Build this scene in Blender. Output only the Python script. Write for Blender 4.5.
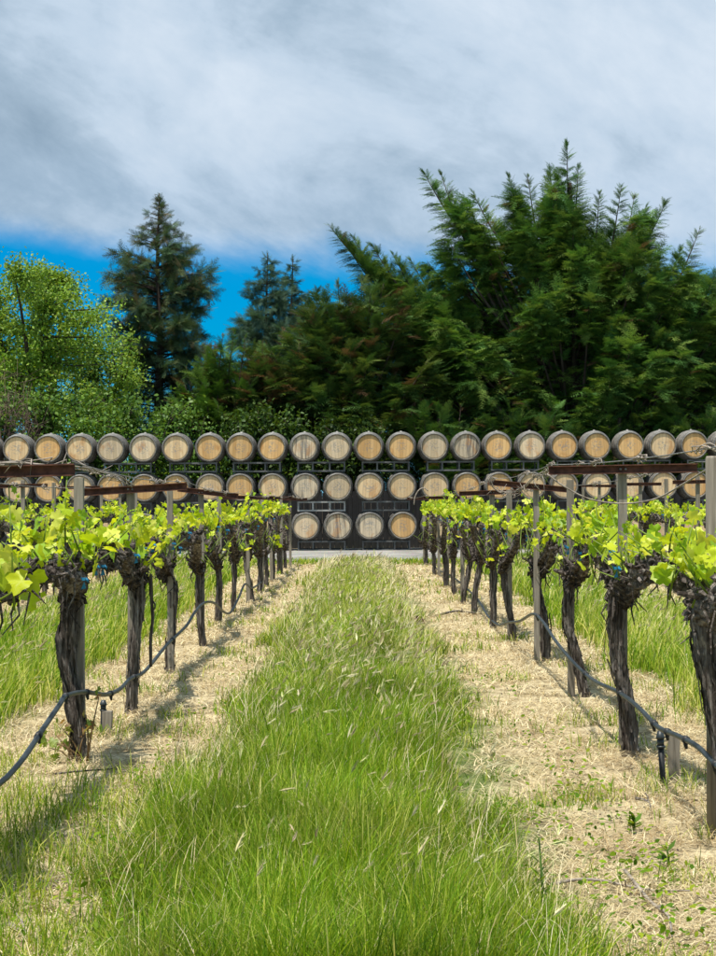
import bpy, math, random
import numpy as np
from mathutils import Vector

# ------------------------------------------------------------------ scene, camera, light
for o in list(bpy.data.objects):
    bpy.data.objects.remove(o, do_unlink=True)
scene = bpy.context.scene
COL = scene.collection
R = math.radians
F, CX, CY, EYE, ROLL = 1750.0, 360.0, 496.0, 1.22, R(0.33)

cam_d = bpy.data.cameras.new('camera')
cam = bpy.data.objects.new('camera', cam_d)
COL.objects.link(cam)
scene.camera = cam
cam.location = (0, 0, EYE)
cam.rotation_euler = (R(90), ROLL, 0)
cam_d.sensor_fit = 'HORIZONTAL'
cam_d.sensor_width = 24
cam_d.lens = 24 * F / 716
cam_d.shift_x = -2 / 716
cam_d.shift_y = 18 / 716
cam_d.clip_start = 0.05
cam_d.clip_end = 3000

scene.view_settings.view_transform = 'Standard'
scene.view_settings.look = 'None'
scene.view_settings.exposure = 0.46
scene.view_settings.gamma = 1.0
scene.view_settings.use_curve_mapping = False
scene.render.engine = 'CYCLES'
scene.render.resolution_x, scene.render.resolution_y = 767, 1024

SUN_EL, SUN_AZ = R(71), R(216)        # azimuth measured from +Y clockwise: behind the camera, to the left
to_sun = Vector((math.cos(SUN_EL) * math.sin(SUN_AZ), math.cos(SUN_EL) * math.cos(SUN_AZ), math.sin(SUN_EL)))
sd = bpy.data.lights.new('sun', 'SUN')
sd.energy = 4.6
sd.angle = R(0.6)
sd.color = (1.0, 0.95, 0.86)
sun = bpy.data.objects.new('sun', sd)
COL.objects.link(sun)
sun.location = (-10, -10, 30)
sun.rotation_euler = (-to_sun).to_track_quat('-Z', 'Y').to_euler()


def nd(nt, kind, **kw):
    n = nt.nodes.new(kind)
    for k, v in kw.items():
        if k in n.inputs.keys():
            n.inputs[k].default_value = v
        else:
            setattr(n, k, v)
    return n


def math_n(nt, op, a, b=None, c=None, clamp=False):
    n = nt.nodes.new('ShaderNodeMath')
    n.operation = op
    n.use_clamp = clamp
    for i, v in enumerate((a, b, c)):
        if v is None:
            continue
        if isinstance(v, (int, float)):
            n.inputs[i].default_value = v
        else:
            nt.links.new(v, n.inputs[i])
    return n.outputs[0]


def mixc(nt, fac, a, b, mode='MIX'):
    n = nt.nodes.new('ShaderNodeMix')
    n.data_type = 'RGBA'
    n.blend_type = mode
    for i, v in ((0, fac), (6, a), (7, b)):
        if isinstance(v, (int, float)):
            n.inputs[i].default_value = v
        elif isinstance(v, tuple):
            n.inputs[i].default_value = (v + (1,))[:4]
        else:
            nt.links.new(v, n.inputs[i])
    return n.outputs[2]


def ramp(nt, fac, stops, interp='EASE'):
    n = nt.nodes.new('ShaderNodeValToRGB')
    n.color_ramp.interpolation = interp
    el = n.color_ramp.elements
    while len(el) < len(stops):
        el.new(0.5)
    for e, (p, c) in zip(el, stops):
        e.position = p
        e.color = (c, c, c, 1) if isinstance(c, (int, float)) else tuple(c) + (1,)
    nt.links.new(fac, n.inputs[0])
    return n.outputs[0]


def make_world():
    w = bpy.data.worlds.new('World')
    scene.world = w
    w.use_nodes = True
    nt = w.node_tree
    nt.nodes.clear()
    L = nt.links.new
    out = nd(nt, 'ShaderNodeOutputWorld')
    bg = nd(nt, 'ShaderNodeBackground')
    bg.inputs['Strength'].default_value = 0.1
    sky = nd(nt, 'ShaderNodeTexSky', sky_type='NISHITA', sun_disc=False)
    sky.sun_elevation = SUN_EL
    sky.sun_rotation = SUN_AZ
    tc = nd(nt, 'ShaderNodeTexCoord')
    sep = nd(nt, 'ShaderNodeSeparateXYZ')
    L(tc.outputs['Generated'], sep.inputs[0])
    x, y, z = sep.outputs
    def noise(rot, sc, scale, detail, rough, dist, loc=(0, 0, 0)):
        r0 = nd(nt, 'ShaderNodeMapping')
        r0.inputs['Rotation'].default_value = (0, R(rot), 0)
        L(tc.outputs['Generated'], r0.inputs[0])
        mp = nd(nt, 'ShaderNodeMapping')
        mp.inputs['Scale'].default_value = sc
        mp.inputs['Location'].default_value = loc
        L(r0.outputs[0], mp.inputs[0])
        n = nd(nt, 'ShaderNodeTexNoise')
        n.inputs['Scale'].default_value = scale
        n.inputs['Detail'].default_value = detail
        n.inputs['Roughness'].default_value = rough
        n.inputs['Distortion'].default_value = dist
        L(mp.outputs[0], n.inputs['Vector'])
        return n.outputs['Fac']
    big = noise(-20, (0.7, 0.8, 1.2), 4.6, 7, 0.56, 0.25, (1.3, 0.0, 0.8))
    streak = noise(-24, (0.7, 0.8, 1.5), 9.0, 10, 0.60, 0.3, (0.4, 0.2, 0.3))
    fine = noise(-18, (0.9, 1.0, 1.15), 26.0, 6, 0.6, 0.5)
    v = math_n(nt, 'ADD', math_n(nt, 'ADD', math_n(nt, 'MULTIPLY', big, 0.75), -0.15), math_n(nt, 'MULTIPLY', streak, 0.55))
    v = math_n(nt, 'ADD', v, math_n(nt, 'MULTIPLY', math_n(nt, 'SUBTRACT', fine, 0.5), 0.16))
    v = math_n(nt, 'ADD', v, math_n(nt, 'MULTIPLY', math_n(nt, 'SUBTRACT', 0.17, z), 0.55))
    cloud = ramp(nt, v, [(0.26, (1.9, 2.7, 3.55)), (0.38, (2.85, 3.75, 4.7)), (0.47, (4.0, 4.9, 5.9)), (0.62, (5.2, 5.9, 6.7))], 'LINEAR')
    high = ramp(nt, z, [(0.30, 1.0), (0.85, 1.5)], 'LINEAR')      # extra brightness added to unseen overhead cloud, fills the shadows
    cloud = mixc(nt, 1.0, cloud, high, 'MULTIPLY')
    # ragged lower edge of the cloud deck, clear blue below it
    edge = math_n(nt, 'ADD', z, math_n(nt, 'MULTIPLY', math_n(nt, 'SUBTRACT', streak, 0.5), 0.05))
    edge = math_n(nt, 'ADD', edge, math_n(nt, 'MULTIPLY', math_n(nt, 'MINIMUM', x, 0.09), 0.067))
    mask = ramp(nt, edge, [(0.120, 0.0), (0.147, 0.94), (0.2, 1.0)], 'EASE')
    blue = mixc(nt, 1.0, sky.outputs[0], (0.0, 0.54, 0.96), 'MULTIPLY')
    wisp = ramp(nt, math_n(nt, 'MULTIPLY', z, 1.0), [(0.0, (0.55, 0.75, 0.95)), (0.085, (0.0, 0.0, 0.0))], 'LINEAR')
    blue = mixc(nt, 1.0, blue, mixc(nt, 1.0, wisp, (2.6, 2.6, 2.6), 'MULTIPLY'), 'ADD')
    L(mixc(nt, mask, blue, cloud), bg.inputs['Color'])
    L(bg.outputs[0], out.inputs[0])


make_world()


# ------------------------------------------------------------------ helpers
def unroll(px, py):
    dx, dy = px - CX, py - CY
    return CX + dx - dy * ROLL, CY + dy + dx * ROLL


def P(px, py, Y):                       # where the ray through a photo pixel meets depth Y
    u, v = unroll(px, py)
    return Vector(((u - CX) / F * Y, Y, EYE - (v - CY) / F * Y))


def G(px, py):                          # ground point
    u, v = unroll(px, py)
    Y = EYE * F / (v - CY)
    return Vector(((u - CX) / F * Y, Y, 0))


def PX(px, py, x):                      # where the ray meets the plane X = x
    u, v = unroll(px, py)
    Y = x * F / (u - CX)
    return Vector((x, Y, EYE - (v - CY) / F * Y))


class Acc:
    """collects vertices, triangles/quads and one colour per vertex for ONE mesh"""
    def __init__(self):
        self.v, self.t, self.q, self.c, self.n = [], [], [], [], 0

    def add(self, V, T=None, Q=None, col=None):
        V = np.asarray(V, dtype=np.float32).reshape(-1, 3)
        self.v.append(V)
        if T is not None and len(T):
            self.t.append(np.asarray(T, dtype=np.int64).reshape(-1, 3) + self.n)
        if Q is not None and len(Q):
            self.q.append(np.asarray(Q, dtype=np.int64).reshape(-1, 4) + self.n)
        if col is None:
            col = (1, 1, 1)
        c = np.asarray(col, dtype=np.float32)
        if c.ndim == 1:
            c = np.tile(c[:3], (len(V), 1))
        self.c.append(c[:, :3])
        self.n += len(V)

    def inst(self, TV, TT, TQ, pos, d, s, n, size, col):
        """template TV laid along per-instance axes d, s, n"""
        N, m = len(pos), len(TV)
        if N == 0:
            return
        V = (pos[:, None, :] + size[:, None, None] * (TV[None, :, 0:1] * d[:, None, :] + TV[None, :, 1:2] * s[:, None, :] + TV[None, :, 2:3] * n[:, None, :]))
        off = (np.arange(N) * m)[:, None, None]
        T = (np.asarray(TT)[None] + off).reshape(-1, 3) if len(TT) else None
        Q = (np.asarray(TQ)[None] + off).reshape(-1, 4) if len(TQ) else None
        self.add(V.reshape(-1, 3), T, Q, np.repeat(col, m, axis=0))

    def tube(self, pts, rad, k=8, col=None, cap=True, ridge=0.0, seed=0, twist=0.0, ridges=7):
        pts = np.asarray([tuple(p) for p in pts], dtype=float)
        m = len(pts)
        rad = np.full(m, rad, float) if np.isscalar(rad) else np.asarray(rad, float)
        tan = np.gradient(pts, axis=0)
        tan /= np.linalg.norm(tan, axis=1)[:, None] + 1e-9
        ref = np.array([0.0, 0, 1]) if abs(tan[0][2]) < 0.8 else np.array([0.0, 1, 0])
        u = np.cross(tan, ref)
        u /= np.linalg.norm(u, axis=1)[:, None] + 1e-9
        w = np.cross(tan, u)
        th = np.linspace(0, 2 * np.pi, k, endpoint=False)
        rr = np.repeat(rad[:, None], k, axis=1)
        if ridge:
            rg = np.random.default_rng(seed)
            t = np.linspace(0, 1, m)[:, None]
            a = th[None] + twist * t
            mod = np.zeros((m, k))
            for _ in range(5):
                f = rg.integers(2, ridges)
                mod += rg.uniform(.3, 1) * np.sin(f * a + rg.uniform(0, 6.3) + rg.uniform(-3, 3) * t)
            for _ in range(3):
                mod += rg.uniform(.2, .6) * np.sin(rg.uniform(10, 40) * t + rg.uniform(0, 6.3) + a * rg.integers(1, 3))
            mod += rg.normal(0, .45, (m, k))
            rr = rr * (1 + ridge * mod / 2)
        V = pts[:, None, :] + rr[:, :, None] * (np.cos(th)[None, :, None] * u[:, None, :] + np.sin(th)[None, :, None] * w[:, None, :])
        V = V.reshape(-1, 3)
        i = np.arange(m - 1)[:, None] * k
        j = np.arange(k)[None]
        jn = (j + 1) % k
        Q = np.stack([i + j, i + jn, i + k + jn, i + k + j], axis=-1).reshape(-1, 4)
        T = None
        if cap:
            V = np.vstack([V, pts[0], pts[-1]])
            a, b = m * k, m * k + 1
            jj = np.arange(k)
            T = np.vstack([np.stack([np.full(k, a), (jj + 1) % k, jj], 1), np.stack([np.full(k, b), (m - 1) * k + jj, (m - 1) * k + (jj + 1) % k], 1)])
        self.add(V, T, Q, col)

    def box(self, c, h, rot=None, col=None):
        c = np.asarray(c, float)
        h = np.asarray(h, float)
        V = np.array([[sx, sy, sz] for sx in (-1, 1) for sy in (-1, 1) for sz in (-1, 1)], float) * h
        if rot is not None:
            V = V @ np.asarray(rot, float).T
        self.add(V + c, None, [[0, 1, 3, 2], [4, 6, 7, 5], [0, 4, 5, 1], [2, 3, 7, 6], [0, 2, 6, 4], [1, 5, 7, 3]], col)

    def build(self, name, mat, parent=None, smooth=True):
        me = bpy.data.meshes.new(name)
        V = np.concatenate(self.v) if self.v else np.zeros((0, 3), np.float32)
        T = np.concatenate(self.t) if self.t else np.zeros((0, 3), np.int64)
        Q = np.concatenate(self.q) if self.q else np.zeros((0, 4), np.int64)
        nt, nq = len(T), len(Q)
        me.vertices.add(len(V))
        me.vertices.foreach_set('co', V.astype(np.float32).ravel())
        me.loops.add(nt * 3 + nq * 4)
        me.loops.foreach_set('vertex_index', np.concatenate([T.ravel(), Q.ravel()]).astype(np.int32))
        me.polygons.add(nt + nq)
        st = np.concatenate([np.arange(nt) * 3, nt * 3 + np.arange(nq) * 4]).astype(np.int32)
        me.polygons.foreach_set('loop_start', st)
        me.polygons.foreach_set('use_smooth', np.full(nt + nq, smooth, dtype=bool))
        me.update(calc_edges=True)
        me.validate()
        c = np.concatenate(self.c) if self.c else np.zeros((0, 3))
        at = me.color_attributes.new('col', 'FLOAT_COLOR', 'POINT')
        at.data.foreach_set('color', np.hstack([c, np.ones((len(c), 1))]).astype(np.float32).ravel())
        me.materials.append(mat)
        o = bpy.data.objects.new(name, me)
        COL.objects.link(o)
        if parent:
            o.parent = parent
        return o


def tag(o, label=None, cat=None, group=None, kind=None):
    for k, v in (('label', label), ('category', cat), ('group', group), ('kind', kind)):
        if v:
            o[k] = v
    return o


def thing(name, loc, label, cat, group=None):
    o = bpy.data.objects.new(name, None)
    o.empty_display_size = 0.1
    COL.objects.link(o)
    o.location = loc
    return tag(o, label, cat, group)


def unit(a):
    return a / (np.linalg.norm(a, axis=-1, keepdims=True) + 1e-9)


_perm = np.random.default_rng(5).random(65536)


def vnoise(x, y, z=0.0):
    """smooth lattice noise 0..1"""
    x, y, z = np.broadcast_arrays(np.asarray(x, float), np.asarray(y, float), np.asarray(z, float))
    xi, yi, zi = np.floor(x).astype(int), np.floor(y).astype(int), np.floor(z).astype(int)
    fx, fy, fz = x - xi, y - yi, z - zi
    fx, fy, fz = (f * f * (3 - 2 * f) for f in (fx, fy, fz))

    def h(a, b, c):
        return _perm[(a * 7349 + b * 19937 + c * 3571) & 65535]
    r = 0
    for dx in (0, 1):
        for dy in (0, 1):
            for dz in (0, 1):
                r = r + h(xi + dx, yi + dy, zi + dz) * (fx if dx else 1 - fx) * (fy if dy else 1 - fy) * (fz if dz else 1 - fz)
    return r


def fbm(x, y, s=1.0):
    return (vnoise(x * s, y * s) * .5 + vnoise(x * s * 2.1 + 9, y * s * 2.1) * .3 + vnoise(x * s * 4.3, y * s * 4.3 + 5) * .2)


# ------------------------------------------------------------------ materials
def new_mat(name):
    m = bpy.data.materials.new(name)
    m.use_nodes = True
    nt = m.node_tree
    b = nt.nodes['Principled BSDF']
    return m, nt, b


def noise_n(nt, vec, scale, detail=4, rough=0.55, dist=0.0):
    n = nd(nt, 'ShaderNodeTexNoise')
    n.inputs['Scale'].default_value = scale
    n.inputs['Detail'].default_value = detail
    n.inputs['Roughness'].default_value = rough
    n.inputs['Distortion'].default_value = dist
    if vec is not None:
        nt.links.new(vec, n.inputs['Vector'])
    return n.outputs['Fac']


def objvec(nt, scale=(1, 1, 1), rnd=False, coord='Object'):
    tc = nd(nt, 'ShaderNodeTexCoord')
    mp = nd(nt, 'ShaderNodeMapping')
    mp.inputs['Scale'].default_value = scale
    nt.links.new(tc.outputs[coord], mp.inputs[0])
    if rnd:
        oi = nd(nt, 'ShaderNodeObjectInfo')
        c = nd(nt, 'ShaderNodeCombineXYZ')
        for i in range(3):
            nt.links.new(math_n(nt, 'MULTIPLY', oi.outputs['Random'], 37.0 + 11 * i), c.inputs[i])
        nt.links.new(c.outputs[0], mp.inputs['Location'])
    return mp.outputs[0]


def bump(nt, b, h, strength=0.4, dist=0.01):
    n = nd(nt, 'ShaderNodeBump')
    n.inputs['Strength'].default_value = strength
    n.inputs['Distance'].default_value = dist
    nt.links.new(h, n.inputs['Height'])
    nt.links.new(n.outputs[0], b.inputs['Normal'])


def leaf_mat(name, trans=0.35, rough=0.5, spec=0.3, tmul=(1.3, 1.15, 0.6)):
    """foliage: colour per vertex, partly translucent"""
    m, nt, b = new_mat(name)
    a = nd(nt, 'ShaderNodeAttribute', attribute_name='col')
    nt.links.new(a.outputs['Color'], b.inputs['Base Color'])
    b.inputs['Roughness'].default_value = rough
    b.inputs['Specular IOR Level'].default_value = spec
    t = nd(nt, 'ShaderNodeBsdfTranslucent')
    nt.links.new(mixc(nt, 1.0, a.outputs['Color'], tmul, 'MULTIPLY'), t.inputs['Color'])
    mx = nd(nt, 'ShaderNodeMixShader')
    mx.inputs[0].default_value = trans
    nt.links.new(b.outputs[0], mx.inputs[1])
    nt.links.new(t.outputs[0], mx.inputs[2])
    nt.links.new(mx.outputs[0], nt.nodes['Material Output'].inputs['Surface'])
    return m


def wood_mat(name, stops, grain=(30, 30, 2), rough=0.85, bs=0.5, bd=0.006, rnd=True):
    m, nt, b = new_mat(name)
    v = objvec(nt, grain, rnd)
    n = noise_n(nt, v, 1.0, 6, 0.6, 0.3)
    n2 = noise_n(nt, objvec(nt, (4, 4, 2), rnd), 1.0, 3, 0.5)
    f = math_n(nt, 'ADD', math_n(nt, 'MULTIPLY', n, 0.65), math_n(nt, 'MULTIPLY', n2, 0.35))
    nt.links.new(ramp(nt, f, stops, 'LINEAR'), b.inputs['Base Color'])
    b.inputs['Roughness'].default_value = rough
    b.inputs['Specular IOR Level'].default_value = 0.15
    bump(nt, b, n, bs, bd)
    return m


def plain_mat(name, c1, c2, scale=20, rough=0.6, metal=0.0, bs=0.2, bd=0.003, spec=0.3, rnd=True):
    m, nt, b = new_mat(name)
    n = noise_n(nt, objvec(nt, (1, 1, 1), rnd), scale, 5, 0.6)
    nt.links.new(ramp(nt, n, [(0.35, c1), (0.65, c2)], 'LINEAR'), b.inputs['Base Color'])
    b.inputs['Roughness'].default_value = rough
    b.inputs['Metallic'].default_value = metal
    b.inputs['Specular IOR Level'].default_value = spec
    bump(nt, b, n, bs, bd)
    return m


M_leaf = leaf_mat('vine_leaf', 0.45, 0.42, 0.35, (1.3, 1.2, 0.4))
M_needle = leaf_mat('conifer_spray', 0.2, 0.6, 0.12, (1.2, 1.2, 0.6))
M_broad = leaf_mat('broad_leaf', 0.35, 0.5, 0.3)
M_grass = leaf_mat('grass_blade', 0.4, 0.6, 0.12, (1.2, 1.15, 0.6))
M_straw = leaf_mat('straw_blade', 0.15, 0.7, 0.15, (1.1, 1.0, 0.8))
M_vbark = wood_mat('vine_bark', [(0.34, (0.014, 0.011, 0.009)), (0.45, (0.070, 0.056, 0.047)), (0.54, (0.17, 0.145, 0.125)), (0.66, (0.38, 0.345, 0.31))], (75, 75, 5), 0.9, 1.0, 0.02, False)
M_cordon = wood_mat('cordon_bark', [(0.36, (0.010, 0.008, 0.007)), (0.47, (0.055, 0.043, 0.036)), (0.56, (0.15, 0.125, 0.108)), (0.68, (0.36, 0.32, 0.285))], (48, 20, 48), 0.9, 1.0, 0.025, False)
M_tbark = wood_mat('tree_bark', [(0.3, (0.025, 0.018, 0.014)), (0.55, (0.07, 0.052, 0.042)), (0.75, (0.13, 0.105, 0.085))], (14, 14, 2), 0.9, 0.6, 0.03, False)
M_stake = wood_mat('stake_wood', [(0.3, (0.10, 0.085, 0.064)), (0.5, (0.23, 0.20, 0.16)), (0.72, (0.37, 0.335, 0.28))], (70, 70, 4), 0.85, 0.4, 0.004)
M_stave = wood_mat('stave_wood', [(0.3, (0.07, 0.062, 0.050)), (0.5, (0.17, 0.150, 0.124)), (0.72, (0.34, 0.31, 0.26))], (26, 3, 26), 0.75, 0.3, 0.004)
M_rust = plain_mat('rusty_steel', (0.055, 0.022, 0.014), (0.16, 0.066, 0.042), 26, 0.8, 0.0, 0.4, 0.003)
M_hoop = plain_mat('galvanised_hoop', (0.08, 0.086, 0.092), (0.21, 0.22, 0.225), 9, 0.5, 0.55, 0.1)
M_rack = plain_mat('rack_steel', (0.06, 0.062, 0.062), (0.15, 0.15, 0.145), 6, 0.6, 0.2, 0.2)
M_rackpale = plain_mat('rack_steel_bare', (0.24, 0.235, 0.22), (0.42, 0.41, 0.385), 6, 0.55, 0.2, 0.2)
M_hose = plain_mat('drip_hose', (0.012, 0.017, 0.020), (0.030, 0.039, 0.043), 14, 0.45, 0.0, 0.1, 0.002, 0.5)
M_black = plain_mat('black_plastic', (0.012, 0.013, 0.014), (0.03, 0.03, 0.03), 20, 0.5)
M_tie = plain_mat('blue_tape', (0.012, 0.12, 0.26), (0.03, 0.24, 0.42), 30, 0.45)
M_wire = plain_mat('wire', (0.14, 0.13, 0.12), (0.30, 0.28, 0.26), 30, 0.6, 0.3)
M_cane = plain_mat('dry_cane', (0.16, 0.125, 0.10), (0.40, 0.345, 0.285), 30, 0.85)
M_bung = plain_mat('bung', (0.28, 0.26, 0.23), (0.42, 0.40, 0.36), 20, 0.6)
M_fence = wood_mat('dark_board', [(0.3, (0.016, 0.016, 0.017)), (0.55, (0.034, 0.035, 0.037)), (0.75, (0.06, 0.06, 0.062))], (16, 16, 1.2), 0.85, 0.3, 0.006)


def head_mat(name, base, dark, streak, amount):
    """barrel head of upright boards: each board its own tone, dark seams, optional grey run-off streaks"""
    m, nt, b = new_mat(name)
    L = nt.links.new
    tc = nd(nt, 'ShaderNodeTexCoord')
    sep = nd(nt, 'ShaderNodeSeparateXYZ')
    L(tc.outputs['Object'], sep.inputs[0])
    oi = nd(nt, 'ShaderNodeObjectInfo')
    rnd = oi.outputs['Random']
    x = math_n(nt, 'ADD', sep.outputs[0], math_n(nt, 'MULTIPLY', rnd, 3.7))
    xs = math_n(nt, 'DIVIDE', x, 0.072)
    idx = math_n(nt, 'FLOOR', xs)
    fr = math_n(nt, 'FRACT', xs)
    wn = nd(nt, 'ShaderNodeTexWhiteNoise', noise_dimensions='2D')
    cb = nd(nt, 'ShaderNodeCombineXYZ')
    L(idx, cb.inputs[0])
    L(math_n(nt, 'MULTIPLY', rnd, 91.0), cb.inputs[1])
    L(cb.outputs[0], wn.inputs['Vector'])
    grain = noise_n(nt, objvec(nt, (55, 1, 3.5), True), 1.0, 5, 0.6, 0.2)
    blot = noise_n(nt, objvec(nt, (7, 1, 4), True), 1.0, 4, 0.6, 0.4)
    tone = math_n(nt, 'ADD', math_n(nt, 'MULTIPLY', wn.outputs['Value'], 0.45), math_n(nt, 'ADD', math_n(nt, 'MULTIPLY', grain, 0.35), math_n(nt, 'MULTIPLY', blot, 0.35)))
    col = mixc(nt, ramp(nt, tone, [(0.25, 1.0), (0.85, 0.0)], 'LINEAR'), base, dark)
    st = noise_n(nt, objvec(nt, (20, 1, 1.1), True), 1.0, 4, 0.6, 0.1)
    col = mixc(nt, ramp(nt, st, [(0.60 - 0.12 * amount, 0.0), (0.70 - 0.08 * amount, 0.3 + 0.55 * amount)], 'LINEAR'), col, streak)
    # orange wine stains seeping round the middle
    st2 = noise_n(nt, objvec(nt, (5, 1, 3), True), 1.0, 3, 0.5, 0.6)
    col = mixc(nt, ramp(nt, st2, [(0.56, 0.0), (0.68, 0.55)], 'LINEAR'), col, (0.42, 0.19, 0.055))
    r2 = nd(nt, 'ShaderNodeVectorMath', operation='LENGTH')
    L(tc.outputs['Object'], r2.inputs[0])
    mk = noise_n(nt, objvec(nt, (26, 1, 30), True), 1.0, 2, 0.5)
    core = math_n(nt, 'MULTIPLY', ramp(nt, math_n(nt, 'ABSOLUTE', math_n(nt, 'SUBTRACT', r2.outputs['Value'], 0.45)), [(0.006, 0.55), (0.024, 0.0)], 'LINEAR'), ramp(nt, mk, [(0.5, 0.0), (0.56, 1.0)], 'LINEAR'))
    col = mixc(nt, core, col, (0.20, 0.21, 0.22))
    e = math_n(nt, 'ABSOLUTE', math_n(nt, 'SUBTRACT', fr, 0.5))
    seam = ramp(nt, e, [(0.455, 0.0), (0.49, 0.6)], 'LINEAR')
    col = mixc(nt, seam, col, (0.10, 0.065, 0.035))
    tint = math_n(nt, 'ADD', 0.84, math_n(nt, 'MULTIPLY', math_n(nt, 'FRACT', math_n(nt, 'MULTIPLY', rnd, 7.31)), 0.28))
    hs = nd(nt, 'ShaderNodeHueSaturation')
    L(tint, hs.inputs['Value'])
    L(col, hs.inputs['Color'])
    L(hs.outputs[0], b.inputs['Base Color'])
    b.inputs['Roughness'].default_value = 0.75
    b.inputs['Specular IOR Level'].default_value = 0.2
    bump(nt, b, math_n(nt, 'SUBTRACT', grain, math_n(nt, 'MULTIPLY', seam, 1.5)), 0.4, 0.004)
    return m


M_head = {
    'honey': head_mat('head_honey', (0.68, 0.44, 0.20), (0.50, 0.29, 0.11), (0.42, 0.30, 0.17), 0.05),
    'pale': head_mat('head_pale', (0.70, 0.52, 0.30), (0.53, 0.36, 0.19), (0.40, 0.34, 0.26), 0.15),
    'greyed': head_mat('head_greyed', (0.64, 0.50, 0.33), (0.47, 0.36, 0.22), (0.32, 0.28, 0.23), 0.25),
    'streaked': head_mat('head_streaked', (0.64, 0.52, 0.36), (0.47, 0.38, 0.26), (0.12, 0.105, 0.09), 1.0),
}


# ------------------------------------------------------------------ ground
def ground_mat():
    m, nt, b = new_mat('vineyard_soil')
    L = nt.links.new
    tc = nd(nt, 'ShaderNodeTexCoord')
    sep = nd(nt, 'ShaderNodeSeparateXYZ')
    L(tc.outputs['Object'], sep.inputs[0])
    vec = tc.outputs['Object']
    big = noise_n(nt, vec, 1.6, 5, 0.6)
    med = noise_n(nt, vec, 9, 6, 0.65)
    fine = noise_n(nt, vec, 70, 5, 0.7)
    straw = ramp(nt, math_n(nt, 'ADD', math_n(nt, 'MULTIPLY', med, 0.5), math_n(nt, 'MULTIPLY', fine, 0.5)),
                 [(0.34, (0.10, 0.072, 0.045)), (0.46, (0.36, 0.28, 0.16)), (0.60, (0.66, 0.56, 0.35))], 'LINEAR')
    green = ramp(nt, math_n(nt, 'ADD', math_n(nt, 'MULTIPLY', med, 0.5), math_n(nt, 'MULTIPLY', fine, 0.5)),
                 [(0.32, (0.035, 0.055, 0.014)), (0.5, (0.12, 0.16, 0.045)), (0.68, (0.30, 0.30, 0.12))], 'LINEAR')
    # distance to the nearest vine row: straw close to a row, grass between rows
    xw = math_n(nt, 'ADD', sep.outputs[0], math_n(nt, 'MULTIPLY', math_n(nt, 'SUBTRACT', big, 0.5), 0.7))
    k = math_n(nt, 'ABSOLUTE', math_n(nt, 'SUBTRACT', math_n(nt, 'FRACT', math_n(nt, 'DIVIDE', xw, 2.56)), 0.5))
    col = mixc(nt, ramp(nt, k, [(0.20, 0.0), (0.28, 1.0)], 'LINEAR'), straw, green)
    dark = mixc(nt, med, (0.03, 0.024, 0.016), (0.09, 0.07, 0.045))
    far = ramp(nt, math_n(nt, 'DIVIDE', sep.outputs[1], 100.0), [(0.408, 0.0), (0.418, 1.0)], 'LINEAR')
    L(mixc(nt, far, col, dark), b.inputs['Base Color'])
    b.inputs['Roughness'].default_value = 0.95
    b.inputs['Specular IOR Level'].default_value = 0.1
    bump(nt, b, math_n(nt, 'ADD', med, fine), 0.7, 0.02)
    return m


def build_ground():
    a = Acc()
    a.add([(-900, -60, 0), (900, -60, 0), (900, 1500, 0), (-900, 1500, 0)], None, [[0, 1, 2, 3]])
    g = a.build('ground', ground_mat(), smooth=False)
    tag(g, kind='structure')
    m, nt, b = new_mat('gravel')
    v = objvec(nt)
    vo = nd(nt, 'ShaderNodeTexVoronoi')
    vo.inputs['Scale'].default_value = 38
    nt.links.new(v, vo.inputs['Vector'])
    n = noise_n(nt, v, 1.2, 6, 0.6)
    c = mixc(nt, ramp(nt, n, [(0.35, 0.0), (0.65, 1.0)], 'LINEAR'), (0.18, 0.172, 0.155), (0.33, 0.317, 0.29))
    c = mixc(nt, 0.45, c, vo.outputs['Color'], 'SOFT_LIGHT')
    nt.links.new(c, b.inputs['Base Color'])
    b.inputs['Roughness'].default_value = 0.95
    bump(nt, b, vo.outputs['Distance'], 0.6, 0.015)
    a = Acc()
    xs = np.linspace(-40, 40, 161)
    near = 32.4 + 0.5 * (vnoise(xs * 0.7, 3.0) - .5)
    far = 40.6 + 0.4 * (vnoise(xs * 0.9, 8.0) - .5)
    V = np.concatenate([np.stack([xs, near, np.full(161, .006)], 1), np.stack([xs, far, np.full(161, .006)], 1)])
    i = np.arange(160)
    a.add(V, None, np.stack([i, i + 1, i + 162, i + 161], 1))
    tag(a.build('gravel_lane', m, smooth=False), kind='structure')


build_ground()

# ------------------------------------------------------------------ barrels, racks, fence
YB = 39.0                                  # front of the barrel stack
ORD = ['first', 'second', 'third', 'fourth', 'fifth', 'sixth', 'seventh', 'eighth', 'ninth', 'tenth', 'eleventh', 'twelfth', 'thirteenth', 'fourteenth', 'fifteenth', 'sixteenth', 'seventeenth', 'eighteenth', 'nineteenth', 'twentieth', 'twenty-first', 'twenty-second', 'twenty-third', 'twenty-fourth', 'twenty-fifth', 'twenty-sixth']


def copy_tree(o, parent=None):
    c = o.copy()
    COL.objects.link(c)
    c.parent = parent
    for ch in o.children:
        copy_tree(ch, c)
    return c


def lathe_y(a, prof, k=48, col=None):
    """revolve (y, r) pairs round the Y axis"""
    prof = np.asarray(prof, float)
    th = np.linspace(0, 2 * np.pi, k, endpoint=False)
    V = np.stack([prof[:, 1:2] * np.cos(th), np.repeat(prof[:, 0:1], k, 1), prof[:, 1:2] * np.sin(th)], -1).reshape(-1, 3)
    i = np.arange(len(prof) - 1)[:, None] * k
    j = np.arange(k)[None]
    jn = (j + 1) % k
    a.add(V, None, np.stack([i + j, i + k + j, i + k + jn, i + jn], -1).reshape(-1, 4), col)


def barrel_r(y):                            # outside radius at y, 0 = middle
    return 0.352 - 0.056 * (abs(y) / 0.475) ** 1.9


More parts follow.
